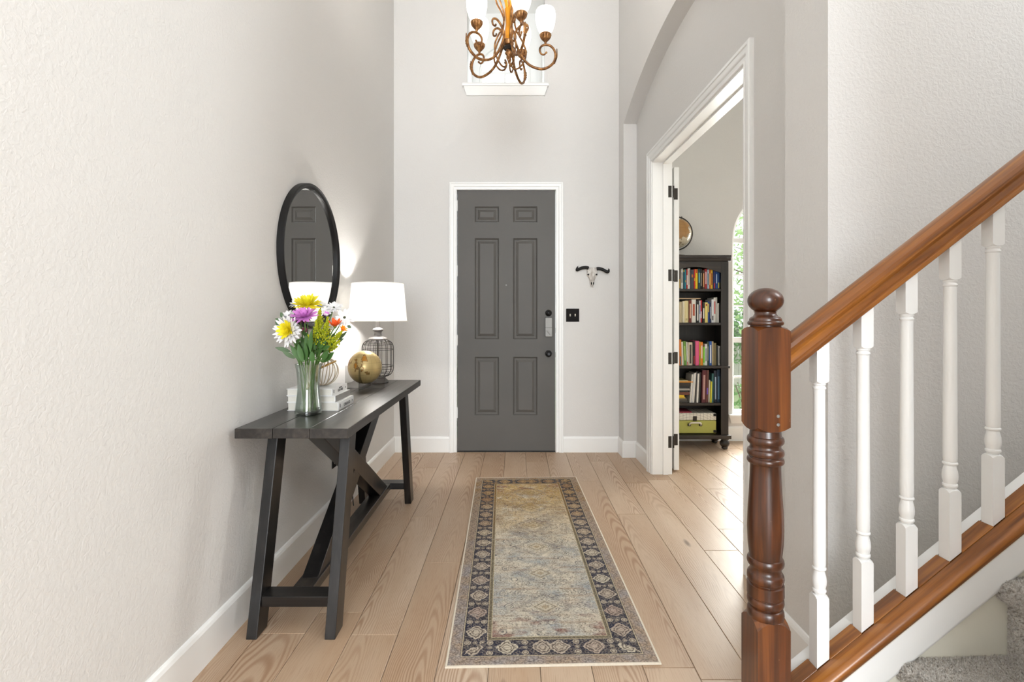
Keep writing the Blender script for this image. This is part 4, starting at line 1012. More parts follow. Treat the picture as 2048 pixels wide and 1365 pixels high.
flower('daisy', 'small white flower just left of the two dark eyed daisies', 'flower', bpt(985, 385, 2.38), (.1, -.8, .5), [(12, .022, .010, .3, .2, 'white')], (.005, 'white'))
flower('lily', 'orange lily below the daisies in the bouquet', 'flower', bpt(1110, 620, 2.31), (.05, -.45, .9), [(6, .040, .017, .75, .3, 'orange'), (5, .030, .013, 1.1, .2, 'orange')], (.006, 'amber'))
flower('lily', 'small amber flower at the right edge of the bouquet', 'flower', bpt(1240, 680, 2.31), (.5, -.5, .6), [(8, .020, .008, .5, .2, 'amber'), (6, .014, .007, .9, .2, 'amber')], (.004, 'orange'))
flower('lily', 'pink bud tucked behind the orange lily', 'flower', bpt(975, 440, 2.37), (0, -.6, .8), [(8, .018, .009, .8, .2, 'purple')], (.004, 'maroon'))
flower('carnation', 'small maroon bud beside the large white and yellow bloom', 'flower', bpt(590, 690, 2.30), (.2, -.8, .3), [(10, .012, .007, .4, .2, 'maroon'), (8, .009, .006, .9, .2, 'maroon')], (.004, 'maroon'))
def sprig(label, tip, start, seed, n=130, spread=.018):
    random.seed(seed); foot, path = stem_to(start)
    path = path + catmull([start, start.lerp(tip, .5) + Vector((0, 0, .006)), tip], 8)[1:]
    t = thing('goldenrod', label, 'flower', foot, 0, 'flowers in the glass vase'); T_ = -foot
    MB().tube([p + T_ for p in path], lambda q: 0.0018 * (1.1 - .7 * q), 6).build('stem', STEMM, t, smooth=True)
    m = MB(); ax = (tip - start)
    for k in range(int(n * 1.9)):
        f = random.random() ** .8; p = start.lerp(tip, f) + Vector((random.gauss(0, 1), random.gauss(0, 1), random.gauss(0, 1) * .8)) * spread * (1.05 - f) * .7 + T_
        s_ = random.uniform(.002, .0042); u = Vector((random.uniform(-1, 1), random.uniform(-1, 1), random.uniform(-1, 1))).normalized(); w = u.orthogonal(); x_ = u.cross(w)
        m.add([p + u * s_ * 1.5, p - u * s_, p + w * s_, p - w * s_, p + x_ * s_, p - x_ * s_], [(0, 2, 4), (0, 4, 3), (0, 3, 5), (0, 5, 2), (1, 4, 2), (1, 3, 4), (1, 5, 3), (1, 2, 5)])
    stuff(m.build('florets', PM['gold'], t))
    for k in range(5):
        f = k / 5; one_leaf(start.lerp(tip, f * .6), (ax.normalized() + Vector((random.uniform(-.8, .8), random.uniform(-.8, .2), random.uniform(-.2, .4)))), .022, .006, STEMM, t, foot)
random.seed(77)
sprig('yellow green goldenrod sprig right of the purple bloom reaching highest', bpt(850, 340, 2.33), bpt(850, 800, 2.32), 3, 190, .022)
sprig('goldenrod sprig in the centre of the bouquet with amber tips', bpt(790, 520, 2.29), bpt(800, 900, 2.31), 4, 120)
sprig('goldenrod sprig just left of the orange lily', bpt(985, 470, 2.31), bpt(930, 900, 2.31), 5, 170, .02)
sprig('goldenrod sprig leaning out right under the amber flower', bpt(1230, 700, 2.30), bpt(1010, 950, 2.31), 6, 150, .018)
sprig('goldenrod sprig lowest at the right leaning over the ring sculpture', bpt(1190, 870, 2.30), bpt(1000, 1010, 2.32), 8, 90, .012)
sprig('thin goldenrod sprig under the purple bloom at centre left', bpt(650, 770, 2.27), bpt(740, 930, 2.30), 9, 60, .010)
sprig('thin goldenrod tip pointing right just above the ring sculpture', bpt(1150, 965, 2.32), bpt(990, 1070, 2.32), 10, 40, .008)
random.seed(21)
def leafy(label, start, leaves, mat, ln, wd):
    foot, path = stem_to(start); t = thing('leaf_sprig', label, 'leaf sprig', foot, 0, 'flowers in the glass vase')
    MB().tube([p - foot for p in path], 0.0018, 6).build('stem', STEMM, t, smooth=True)
    for a, b in leaves:
        p0 = bpt(*a); p1 = bpt(*b); d = p1 - p0
        MB().tube([start - foot, (start.lerp(p0, .5)) - foot, p0 - foot], 0.0012, 5).build('twig', STEMM, t)
        one_leaf(p0, d, d.length, wd, mat, t, foot)
leafy('grey green sprig with oval leaves sticking out at the upper left', bpt(250, 800, 2.33), [((190, 640, 2.30), (90, 545, 2.28)), ((215, 540, 2.31), (95, 490, 2.29)), ((225, 490, 2.33), (180, 385, 2.32))], EUC, .03, .017)
leafy('sprig with two long green leaves hanging out at the lower left', bpt(430, 1130, 2.31), [((340, 1050, 2.29), (95, 985, 2.26)), ((420, 1170, 2.28), (215, 1050, 2.25))], EUC, .06, .020)
leafy('sprig of broad dark green leaves just above the vase rim', bpt(700, 1180, 2.30), [((730, 1240, 2.27), (705, 1060, 2.26)), ((900, 1210, 2.28), (985, 1030, 2.27)), ((930, 1230, 2.30), (1070, 1070, 2.29)), ((520, 1210, 2.27), (350, 960, 2.25)), ((560, 1230, 2.26), (470, 930, 2.25)), ((610, 1220, 2.28), (590, 920, 2.27)), ((870, 1230, 2.33), (1010, 1150, 2.33)), ((660, 1150, 2.31), (640, 860, 2.31)), ((800, 1150, 2.33), (860, 880, 2.33))], LEAFM, .08, .026)
leafy('sprig with dusky leaves at the right edge below the amber flower', bpt(1050, 960, 2.34), [((1170, 860, 2.34), (1305, 705, 2.35)), ((1140, 900, 2.34), (1250, 830, 2.33)), ((1320, 610, 2.37), (1385, 650, 2.37))], EUC, .03, .016)
leafy('sprig of narrow dark leaves deep in the middle of the bouquet', bpt(760, 1080, 2.36), [((740, 1100, 2.36), (560, 820, 2.37)), ((760, 1080, 2.36), (700, 760, 2.37)), ((800, 1080, 2.37), (930, 800, 2.37)), ((820, 1100, 2.36), (1040, 900, 2.37)), ((700, 1120, 2.36), (450, 870, 2.36))], LEAFM, .09, .022)
leafy('bushy sprig of green leaves filling the middle of the bouquet', bpt(700, 1050, 2.33), [((c0, 1060 - 40 * (k % 3), 2.33 - .02 * (k % 4)), (c1, c2, 2.33 - .025 * (k % 4))) for k, (c0, c1, c2) in enumerate(((560, 430, 900), (600, 520, 800), (640, 610, 740), (690, 690, 700), (740, 760, 760), (800, 850, 820), (850, 940, 880), (900, 1010, 960), (560, 380, 1000), (620, 560, 900), (760, 720, 860), (830, 900, 960)))], LEAFM, .08, .020)
leafy('bushy sprig of green leaves behind the goldenrod', bpt(900, 1000, 2.36), [((c0, 980 - 30 * (k % 3), 2.36), (c1, c2, 2.37)) for k, (c0, c1, c2) in enumerate(((860, 800, 640), (900, 900, 620), (940, 1010, 660), (980, 1100, 720), (1000, 1150, 800), (880, 860, 760), (930, 980, 780), (820, 720, 620)))], LEAFM, .08, .022)
random.seed(5)

# ================================================================== WALL THINGS
sw = thing('light_switch', 'black two toggle light switch plate right of the front door', 'light switch', (0.5305, YF, 1.285))
MB().box(-0.0615, 0.0615, -0.007, 0, -0.0615, 0.0615).build('plate', MATTE, sw, bevel=0.003)
for x in (-0.0235, 0.0235):
    tg = MB().hexa([(x - .0055, -.007, -.012), (x + .0055, -.007, -.012), (x + .0055, -.007, .012), (x - .0055, -.007, .012)], [(x - .0045, -.019, -.001), (x + .0045, -.019, -.001), (x + .0045, -.017, .009), (x - .0045, -.017, .009)])
    tg.build('toggle', IVORY, sw, bevel=0.001)
    for z in (-.03, .03): m = MB().lathe([(.003, 0), (.003, .0008), (0, .001)], 8); m.v = [(x + a, -.007 - c, z + b) for a, b, c in m.v]; m.build('screw', BLACKMET, sw)

sk = thing('steer_skull', 'small white steer skull with black horns on the wall right of the door', 'wall ornament', (0.7155, YF, 1.645))
def bone():
    g = G('aged_bone'); co = g.coord(); a = g.noise(g.vscale(co, (40, 40, 18)), 1.0, 4, 0.6)
    g.bump(a, 0.4, 0.004); return g.fin(g.mix(g.step(a, 0.38, 0.62), rgb(186, 178, 170), rgb(236, 232, 226)), 0.7)
BONE = bone()
kz = 100 / 9.75 / 213.5 / 10   # metres for one crop pixel (about 0.00048)
# cross sections: z, half width, depth out of the wall, centre offset
sec = [(0.086, .030, .018), (0.082, .046, .030), (0.068, .050, .036), (0.052, .043, .038), (0.036, .041, .040), (0.024, .046, .041), (0.012, .044, .042), (0.0, .034, .042), (-0.018, .025, .043), (-0.040, .020, .042), (-0.058, .018, .038), (-0.072, .016, .030), (-0.084, .012, .024)]
m = MB(); n_ = 18; vs = []
for z, w, d in sec:
    for i in range(n_):
        a = PI * i / (n_ - 1); fl = 1 + 0.10 * math.cos(4 * a)
        vs.append((-0.004 + 1.15 * w * math.cos(a), -0.002 - d * math.sin(a) ** .7 * fl * .95, z))
fs = [(r * n_ + i, r * n_ + i + 1, (r + 1) * n_ + i + 1, (r + 1) * n_ + i) for r in range(len(sec) - 1) for i in range(n_ - 1)] + [tuple(range(n_)), tuple(range((len(sec) - 1) * n_, len(sec) * n_))]
m.add(vs, fs).build('skull', BONE, sk, smooth=True)
for s_ in (-1, 1):
    m = MB().ball((-0.004 + s_ * .038, -0.028, 0.018), .010, .012, .008, 12, 8); m.build('eye_socket_shade', BLACK, sk, smooth=True)  # black ball stands in for the shade inside the eye hollow
    m = MB().ball((-0.004 + s_ * .010, -0.034, -0.064), .0055, .010, .014, 10, 8); m.build('nostril_shade', BLACK, sk, smooth=True)  # shade of the nose opening put in as a black ball
    m = MB().ball((-0.004 + s_ * .009, -0.014, -0.092), .0075, .010, .008, 10, 6); m.build('tooth', BONE, sk, smooth=True)
MB().tube(catmull([(-.040, -.024, .078), (-.062, -.026, .084), (-.10, -.03, .080), (-.134, -.034, .066), (-.148, -.036, .062), (-.145, -.040, .082), (-.137, -.040, .098)], 5), lambda t: .0165 * (1 - .25 * t) if t < .7 else .0165 * .82 * (1 - (t - .7) / .3 * .93), 10).build('horn', BLACK, sk, smooth=True)
MB().tube(catmull([(.036, -.024, .072), (.056, -.026, .074), (.090, -.03, .066), (.125, -.034, .046), (.142, -.036, .044), (.148, -.040, .062), (.144, -.040, .076)], 5), lambda t: .0165 * (1 - .25 * t) if t < .7 else .0165 * .82 * (1 - (t - .7) / .3 * .93), 10).build('horn', BLACK, sk, smooth=True)

# wall outlet behind the table with the lamp plug and its cord
ol = thing('wall_outlet', 'black wall outlet plate low on the wall behind the console table', 'outlet', (WL, 3.22, 0.385))
MB().box(0, 0.006, -0.038, 0.038, -0.06, 0.06).build('plate', MATTE, ol, bevel=0.003)
MB().lathe([(0.017, 0), (0.017, 0.002), (0, 0.002)], 18)
for z in (-.022, .022):
    m = MB().lathe([(0.016, 0), (0.016, 0.0025), (0, 0.0025)], 18); m.v = [(0.006 + c, a, z + b * 1.05) for a, b, c in m.v]; m.build('socket', IVORY, ol)
cd = thing('lamp_cord', 'black lamp cord hanging behind the table to the wall outlet', 'cord', (WL + .02, 3.25, 0.003))
MB().tube([(p.x - WL - .02, p.y - 3.25, p.z - 0.003) for p in catmull([(WL + .02, 3.22, .363), (WL + .05, 3.20, .33), (WL + .06, 3.14, .16), (-1.05, 2.98, .0075), (-0.995, 2.90, .0075), (-1.0, 3.08, .0075), (-1.03, 3.3, .0075), (-1.10, 3.46, .012), (-1.135, 3.52, .3), (-1.132, 3.53, .82)], 8)], 0.0034, 6).build('cable', CORDM, cd, smooth=True)
MB().box(-.012, .022, -.045, -.015, .345, .378).build('plug', CORDM, cd, bevel=.004)

# ================================================================== CHANDELIER
CX, CY = -0.045, 3.20
def amber_mat():
    g = G('antique_bronze_gold'); co = g.coord(); a = g.noise(co, 35, 4, 0.6)
    c = g.ramp(a, [(0.3, rgb(74, 50, 30)), (0.5, rgb(142, 96, 54)), (0.7, rgb(196, 148, 92))])
    return g.fin(c, 0.36, 0.55)
AMB = amber_mat()
HONEY = plain('honey_gilt', rgb(222, 148, 34), 0.3, 0.35, var=0.2, scale=20)
ch = thing('chandelier', 'five light bronze scroll chandelier with frosted glass shades in the high hall', 'chandelier', (CX, CY, 0))
MB().lathe([(0.0, 3.00), (0.020, 3.002), (0.026, 3.02), (0.0275, 3.04), (0.024, 3.07), (0.020, 3.10), (0.0215, 3.14), (0.0265, 3.185), (0.027, 3.197), (0.022, 3.2), (0.0, 3.201)], 8).build('column_body', HONEY, ch, smooth=25)
MB().lathe([(0.0, 2.962), (0.018, 2.964), (0.030, 2.970), (0.033, 2.978), (0.031, 2.990), (0.034, 2.996), (0.030, 3.001), (0.0, 3.002)], 28).build('hub_ring', AMB, ch, smooth=40)
MB().lathe([(0.0, 2.938), (0.024, 2.940), (0.036, 2.952), (0.030, 2.962), (0, 2.963)], 20).build('lower_hub', BRONZE, ch, smooth=40)
m = MB(); vs = []; nr, na = 30, 18
for j in range(nr + 1):
    q = j / nr; z = 2.940 - 0.085 * q; r0 = 0.0225 * (1 - q * q * .85) * (0.8 + .2 * math.sin(PI * min(1, q * 1.6)))
    for i in range(na):
        a = 2 * PI * i / na; r = r0 * (1 + .16 * math.cos(3 * (a - 5.0 * q))); vs.append((r * math.cos(a), r * math.sin(a), z))
m.add(vs, [(j * na + i, j * na + (i + 1) % na, (j + 1) * na + (i + 1) % na, (j + 1) * na + i) for j in range(nr) for i in range(na)] + [tuple(range(na)), tuple(range(nr * na, nr * na + na))]).build('twist_finial', AMB, ch, smooth=True)
arm_pts = [(.233, .929 + 2), (.222, 2.9165), (.205, 2.919), (.195, 2.936), (.1965, 2.957), (.2105, 2.972), (.233, 2.978), (.262, 2.971), (.285, 2.945), (.293, 2.908), (.279, 2.865), (.240, 2.834), (.197, 2.826), (.142, 2.842), (.100, 2.876), (.069, 2.925), (.044, 2.985), (.036, 3.03), (.055, 3.075), (.085, 3.103), (.110, 3.102), (.121, 3.085), (.115, 3.064), (.099, 3.061), (.094, 3.072)]
scr_pts = [(.026, 2.868), (.019, 2.858), (.017, 2.846), (.026, 2.830), (.044, 2.824), (.069, 2.837), (.096, 2.874), (.108, 2.918), (.104, 2.955), (.082, 3.005), (.055, 3.050), (.039, 3.10), (.038, 3.15), (.060, 3.205), (.088, 3.26), (.10, 3.33), (.085, 3.40), (.045, 3.45), (.015, 3.47)]
armm = MB().tube([(r, 0, z) for r, z in [(p.x, p.y) for p in catmull([(a, b, 0) for a, b in arm_pts], 5)]], lambda t: .0066 * (0.75 + .5 * math.sin(PI * min(1, max(0, t)))), 8)
armm.ball((.235, 0, 2.929), .007, nu=10, nv=6); armm.ball((.096, 0, 3.070), .0055, nu=8, nv=6)
me_arm = armm.mesh('arm', True); me_arm.materials.append(AMB)
scm = MB().tube([(p.x, 0, p.y) for p in catmull([(a, b, 0) for a, b in scr_pts], 5)], .0056, 8); scm.ball((.028, 0, 2.869), .006, nu=8, nv=6)
me_scr = scm.mesh('scroll', True); me_scr.materials.append(AMB)
# ribbed cup
m = MB(); prof = [(.004, 2.980), (.007, 2.988), (.009, 2.996), (.020, 3.008), (.031, 3.022), (.036, 3.038), (.0345, 3.044), (.030, 3.045), (0, 3.045)]; na = 48; vs = []
for r, z in prof:
    for i in range(na):
        a = 2 * PI * i / na; q = r * (1 + (.05 * math.cos(16 * a) if .015 < r else 0)); vs.append((.230 + q * math.cos(a), q * math.sin(a), z))
m.add(vs, [(j * na + i, j * na + (i + 1) % na, (j + 1) * na + (i + 1) % na, (j + 1) * na + i) for j in range(len(prof) - 1) for i in range(na)])
me_cup = m.mesh('cup', 40); me_cup.materials.append(AMB)
sp_ = [(.022, 3.046), (.034, 3.052), (.047, 3.072), (.056, 3.100), (.0625, 3.135), (.0635, 3.165), (.060, 3.188), (.054, 3.198)]
m = MB().lathe(sp_ + [(r - .003, z) for r, z in reversed(sp_)], 32, .230, 0, cap=False)
me_sh = m.mesh('glass_shade', 50); me_sh.materials.append(SHADEGLASS)
# acanthus leaf wrapped on the outer bend of the arm
m = MB(); sp2 = catmull([(.300, 2.955, 0), (.302, 2.905, 0), (.285, 2.858, 0)], 6); vs = []
for i, p_ in enumerate(sp2):
    w = .012 * math.sin(PI * (i + .6) / (len(sp2) + .2)) * (1.25 if i % 2 else .75)
    for s_ in (-1, 0, 1): vs.append((p_.x + (.004 if s_ == 0 else -.001), s_ * w, p_.y))
m.add(vs, [(3 * k + s_, 3 * k + s_ + 1, 3 * k + s_ + 4, 3 * k + s_ + 3) for k in range(len(sp2) - 1) for s_ in (0, 1)])
me_lf = m.mesh('leaf', True); me_lf.materials.append(AMB)
for i, ang in enumerate((-71, 2, 69, 147, 214)):
    a = math.radians(ang)
    ar = link('arm', me_arm, ch, rotz=a)
    link('cup', me_cup, ar); link('glass_shade', me_sh, ar); link('leaf', me_lf, ar)
    link('scroll', me_scr, ch, rotz=a + math.radians(4))
    point('chandelier_bulb', (CX + .23 * math.cos(a), CY + .23 * math.sin(a), 3.185), 3.2, (1.0, 0.94, 0.87), 0.035)
for i in range(5):
    a = 2 * PI * i / 5 + .3
    MB().tube(catmull([(.012 * math.cos(a), .012 * math.sin(a), 3.195), (.022 * math.cos(a), .022 * math.sin(a), 3.24), (.030 * math.cos(a), .030 * math.sin(a), 3.30), (.012 * math.cos(a), .012 * math.sin(a), 3.42)], 5), .0055, 6).build('stem_rod', HONEY, ch, smooth=True)
MB().lathe([(0, 3.40), (0.022, 3.41), (0.026, 3.44), (0.016, 3.47), (0.008, 3.49), (0.006, 3.50), (0.006, CZ - .02), (.05, CZ - .018), (.055, CZ - .001), (0, CZ - .001)], 18).build('hanging_stem', AMB, ch, smooth=40)

# ================================================================== BOOKCASE
FY = 4.90; BXL, BXR = 1.395, 2.034
bk = thing('bookcase', 'tall dark brown bookcase with bun feet standing in the study', 'bookcase', (1.715, 5.05, 0))
def bp(m): m.v = [(x - 1.715, y - 5.05, z) for x, y, z in m.v]; return m
BK = 5.205
bp(MB().box(BXR - .022, BXR - .004, FY + .02, BK, .10, 1.83)).build('side_panel', ESPRESSO, bk)
bp(MB().box(BXL + .004, BXL + .022, FY + .02, BK, .10, 1.83)).build('side_panel', ESPRESSO, bk)
bp(MB().box(BXL + .02, BXR - .02, BK - .012, BK, .10, 1.83)).build('back_panel', ESPRESSO, bk)
bp(MB().box(BXR - .072, BXR, FY, FY + .022, .135, 1.80)).build('stile', ESPRESSO, bk, bevel=.002)
bp(MB().box(BXL, BXL + .072, FY, FY + .022, .135, 1.80)).build('stile', ESPRESSO, bk, bevel=.002)
# arched frieze
ax0, ax1 = BXL + .072, BXR - .072; pol = [(ax0, 1.815), (ax0, 1.69)] + [(ax0 + (ax1 - ax0) * k / 14, 1.69 + 0.058 * math.sin(PI * k / 14)) for k in range(1, 14)] + [(ax1, 1.69), (ax1, 1.815)]
bp(MB().prism(pol, lambda a, b, h: (a, h, b), FY + .001, FY + .02)).build('arched_frieze', ESPRESSO_X, bk)
bp(MB().prism([(0, 1.80), (-.012, 1.803), (-.016, 1.815), (-.02, 1.828), (-.028, 1.832), (-.028, 1.852), (-.024, 1.857), (.29, 1.857), (.29, 1.80)], lambda a, b, h: (h, FY + a, b), BXL - .016, BXR + .016)).build('crown', ESPRESSO_X, bk)
for z in (1.537, 1.212, 0.4417): bp(MB().box(BXL + .024, BXR - .024, FY + .006, BK - .014, z - .024, z)).build('shelf', ESPRESSO_X, bk, bevel=.003)
bp(MB().box(BXL - .01, BXR + .01, FY - .014, BK - .014, .776, .80)).build('middle_shelf', ESPRESSO_X, bk, bevel=.004)
bp(MB().box(BXL - .022, BXR + .022, FY - .022, BK, .100, .138)).build('base_board', ESPRESSO_X, bk, bevel=.008)
for x in (BXL + .03, BXR - .03):
    for y in (FY + .02, BK - .04):
        bp(MB().lathe([(.020, 0), (.026, .004), (.029, .012), (.026, .02), (.03, .024), (.042, .04), (.046, .056), (.042, .072), (.032, .082), (.030, .088), (.04, .092), (.04, .10)], 22, x, y)).build('bun_foot', ESPRESSO_X, bk, smooth=40)

COL = {}
def cmat(c, name):
    k = tuple(c)
    if k not in COL: COL[k] = plain('book_' + name.replace(' ', '_'), rgb(*c), 0.5, var=0.08, scale=40)
    return COL[k]
def nth(i):
    w = ['rightmost', 'second', 'third', 'fourth', 'fifth', 'sixth', 'seventh', 'eighth', 'ninth', 'tenth', 'eleventh', 'twelfth', 'thirteenth', 'fourteenth', 'fifteenth', 'sixteenth', 'seventeenth', 'eighteenth', 'nineteenth', 'twentieth']
    return w[i]
def shelf_book(label, x0, x1, z0, h, col, cname, band=None, lean=0.0, depth=.17, y0=None, group=''):
    th = max(.008, x1 - x0 - .0008); y0 = y0 or FY + .03 + random.uniform(0, .012)
    t = thing('book', label, 'book', ((x0 + x1) / 2, y0 + depth / 2, z0), 0, group)
    w = th / 2; d = depth / 2; c = min(.0025, th * .18)
    u = [(-w, d), (-w, -d + .003), (-w * .55, -d), (w * .55, -d), (w, -d + .003), (w, d), (w - c, d), (w - c, -d + c + .003), (-w + c, -d + c + .003), (-w + c, d)]
    MB().prism(u, lambda a, b, q: (a + lean * (q / h - .0), b, q), 0, h).build('cover', cmat(col, cname), t)
    pg = MB().box(-w + c + .0002, w - c - .0002, -d + c + .0035, d - .004, .003, h - .003); pg.v = [(a + lean * q / h, b, q) for a, b, q in pg.v]; pg.build('pages', PAGES, t)
    if band:
        bc, f0, f1 = band; lb = MB().box(-w * .45, w * .45, -d - .0006, -d + .0003, h * f0, h * f1); lb.v = [(a + lean * q / h, b, q) for a, b, q in lb.v]; lb.build('spine_label', cmat(bc, 'label'), t)
    return t
W_, CRM, BLK = (232, 229, 222), (226, 214, 182), (28, 27, 28)
def X7(cx): return ((1340 + cx / 6.825) - 1032) * (FY + .035) / 1024
def X8(cx): return ((1340 + cx / 5.25) - 1032) * (FY + .035) / 1024
def row(entries, fx, z0, px_per_m, bottom, where, group):
    n_ = len(entries); cnt = {}
    for i, (a, b, top, col, cname, band, *ln) in enumerate(entries):
        k = n_ - 1 - i
        lab = ('%s book, %s on the %s' % (cname, 'rightmost' if k == 0 else nth(k) + ' from the right', where))
        h = (bottom - top) / px_per_m
        shelf_book(lab, fx(a), fx(b), z0 + .0004, h, col, cname, band, ln[0] if ln else 0.0, group=group)
k7 = 6.825 * 1024 / (FY + .035); k8 = 5.25 * 1024 / (FY + .035)
row([(120, 150, 262, (74, 58, 44), 'brown', ((190, 150, 50), .05, .5)), (150, 180, 250, W_, 'white', ((120, 110, 100), .3, .8)), (180, 205, 262, (24, 86, 100), 'dark teal', ((236, 206, 40), .86, .97)),
     (205, 225, 270, (40, 150, 170), 'teal', ((230, 190, 50), .36, .46)), (225, 246, 262, (190, 42, 38), 'red', (W_, .2, .7)), (246, 280, 248, (236, 233, 228), 'white', ((190, 180, 170), .2, .9)),
     (280, 325, 270, (62, 66, 78), 'slate grey', ((190, 110, 50), .6, .75)), (325, 347, 262, (206, 44, 34), 'scarlet', ((240, 190, 60), .4, .55)), (347, 383, 260, (236, 200, 20), 'yellow', ((214, 50, 30), .8, 1.0)),
     (383, 418, 254, (30, 62, 70), 'dark green', ((120, 190, 200), .3, .8)), (418, 441, 258, BLK, 'black', ((200, 190, 170), .15, .8)), (441, 473, 280, (70, 50, 40), 'dark brown', ((206, 150, 100), .1, .85)),
     (473, 508, 258, (170, 40, 40), 'crimson', ((220, 190, 190), .25, .85)), (508, 535, 268, (170, 200, 216), 'pale blue', ((90, 120, 140), .2, .8)), (535, 556, 268, (196, 84, 36), 'rust', ((236, 190, 120), .2, .8)),
     (556, 587, 262, (226, 178, 36), 'golden', ((150, 50, 30), .2, .8)), (587, 622, 282, (26, 40, 96), 'navy', ((176, 30, 50), .02, .32)), (622, 648, 282, (22, 74, 150), 'blue', ((190, 210, 230), .3, .8)), (648, 680, 284, (26, 70, 130), 'deep blue', ((214, 200, 60), .05, .35))],
    X7, 1.537, k7, 533, 'bookcase top row', 'books on the bookcase top shelf')
row([(120, 136, 716, CRM, 'cream', None), (136, 166, 712, (222, 206, 170), 'beige', None), (166, 200, 700, (230, 220, 192), 'ivory', None), (200, 256, 694, (236, 222, 168), 'pale yellow', ((200, 180, 130), .1, .2)),
     (256, 295, 690, (120, 52, 40), 'red brown', ((220, 180, 150), .2, .85)), (295, 357, 678, (238, 234, 224), 'wide white', ((190, 90, 60), .3, .8)), (357, 396, 702, BLK, 'black', (W_, .1, .85)), (396, 416, 694, (226, 230, 236), 'white', ((60, 100, 180), .4, .8)),
     (416, 442, 690, (196, 36, 40), 'red', (W_, .2, .5)), (442, 476, 712, (36, 30, 28), 'black', (W_, .2, .7)), (476, 516, 718, (238, 220, 128), 'yellow', ((190, 60, 40), .82, .92)), (516, 546, 706, (30, 66, 140), 'blue', ((220, 190, 80), .5, .9)),
     (546, 566, 722, (24, 38, 80), 'navy', ((200, 210, 230), .2, .8)), (566, 600, 676, (222, 224, 228), 'pale grey', ((60, 60, 60), .1, .3)), (600, 630, 652, W_, 'tall white', ((200, 60, 60), .35, .85)), (630, 646, 648, (206, 206, 200), 'grey', None), (646, 674, 728, (216, 214, 208), 'short pale grey', None)],
    X7, 1.212, k7, 995, 'bookcase second row', 'books on the bookcase second shelf')
row([(97, 124, 104, (226, 128, 40), 'orange', ((50, 110, 120), .02, .35), -.006), (124, 148, 128, (232, 228, 218), 'white', None, -.006), (148, 178, 120, (110, 156, 60), 'green', ((180, 210, 120), .2, .8), -.010), (178, 194, 130, W_, 'white', ((200, 60, 50), .0, .15), -.006),
     (194, 240, 134, (226, 216, 190), 'cream', ((70, 64, 56), .08, .9)), (240, 266, 126, (40, 34, 34), 'black', ((170, 50, 50), .05, .4)), (266, 306, 118, (230, 96, 142), 'pink', None), (306, 320, 126, (206, 170, 60), 'mustard', ((100, 170, 60), .0, .4)),
     (320, 345, 130, (240, 140, 40), 'orange', (W_, .3, .85)), (345, 366, 180, (120, 200, 60), 'lime green', (W_, .02, .15)), (366, 390, 150, (232, 232, 232), 'white', ((120, 130, 140), .2, .8)), (390, 410, 126, (66, 84, 70), 'grey green', ((150, 160, 140), .2, .8)),
     (410, 438, 122, (40, 92, 170), 'blue', ((220, 226, 236), .1, .85)), (438, 460, 124, (190, 172, 130), 'tan', None), (460, 486, 140, (128, 114, 76), 'olive', None), (486, 506, 164, (30, 34, 36), 'black', None), (506, 536, 172, (206, 208, 206), 'silver grey', ((160, 160, 160), .1, .9))],
    X8, 0.80, k8, 375, 'bookcase third row', 'books on the bookcase third shelf')
row([(205, 222, 470, W_, 'thin white', None, .022), (223, 238, 462, (222, 222, 222), 'thin pale grey', None, .022), (239, 256, 452, W_, 'thin white', None, .02), (257, 274, 440, (60, 60, 62), 'thin charcoal', None, .016), (276, 296, 462, W_, 'thin white', None, .012), (298, 324, 450, BLK, 'black', None, .010),
     (330, 374, 424, (92, 32, 40), 'maroon', ((190, 150, 140), .1, .85), .008), (378, 404, 426, (104, 60, 52), 'brown', ((120, 90, 200), .25, .45), .008), (406, 420, 530, (226, 222, 206), 'short cream', None, .006), (421, 438, 545, (214, 206, 60), 'short yellow', None, .005), (439, 460, 462, (60, 110, 110), 'dull teal', None, .003),
     (462, 494, 430, (22, 34, 52), 'navy', ((150, 170, 190), .1, .8), 0), (496, 530, 420, (26, 52, 76), 'steel blue', ((90, 130, 160), .1, .8), 0)],
    X8, 0.4417, k8, 765, 'bookcase fourth row', 'books on the bookcase fourth shelf')
# flat things on the shelves
def flat_book(label, x0, x1, z0, th, col, cname, group, y0=FY + .035, depth=.2, skew=0.0):
    t = thing('book', label, 'book', ((x0 + x1) / 2, y0 + depth / 2, z0), skew, group); w, d = (x1 - x0) / 2, depth / 2; c = min(.002, th * .2)
    MB().prism([(d, 0), (-d, 0), (-d - .001, th * .5), (-d, th), (d, th), (d, th - c), (-d + c * 1.5, th - c), (-d + c * 1.5, c), (d, c)], lambda a, b, h: (h, a, b), -w, w).build('cover', cmat(col, cname), t)
    MB().box(-w + .002, w - .002, -d + c * 1.5 + .0003, d - .002, c + .0001, th - c - .0001).build('pages', PAGES, t)
z = .4421
stack = [(745, .020, (70, 66, 60), 'dark grey', 190), (700, .018, (96, 90, 80), 'taupe', 178), (670, .014, (214, 178, 60), 'mustard yellow', 160), (640, .018, (238, 200, 40), 'bright yellow', 150), (600, .026, (112, 62, 44), 'red brown', 206),
         (575, .016, (40, 38, 38), 'black', 190), (550, .018, (168, 166, 160), 'pale grey', 208), (520, .026, (34, 34, 36), 'black', 200), (480, .030, (52, 44, 38), 'dark brown', 216), (460, .010, (230, 150, 30), 'orange', 243), (440, .010, (196, 180, 130), 'straw', 190)]
for i, (cy, th, col, nm, xr) in enumerate(stack):
    where = 'lowest' if i == 0 else ('topmost' if i == len(stack) - 1 else nth(i) + ' from the bottom')
    flat_book('%s folder lying flat, %s of the fourth shelf stack' % (nm, where), 1.475, X8(xr), z, th, col, nm, 'folders stacked flat on the fourth shelf'); z += th + .0008
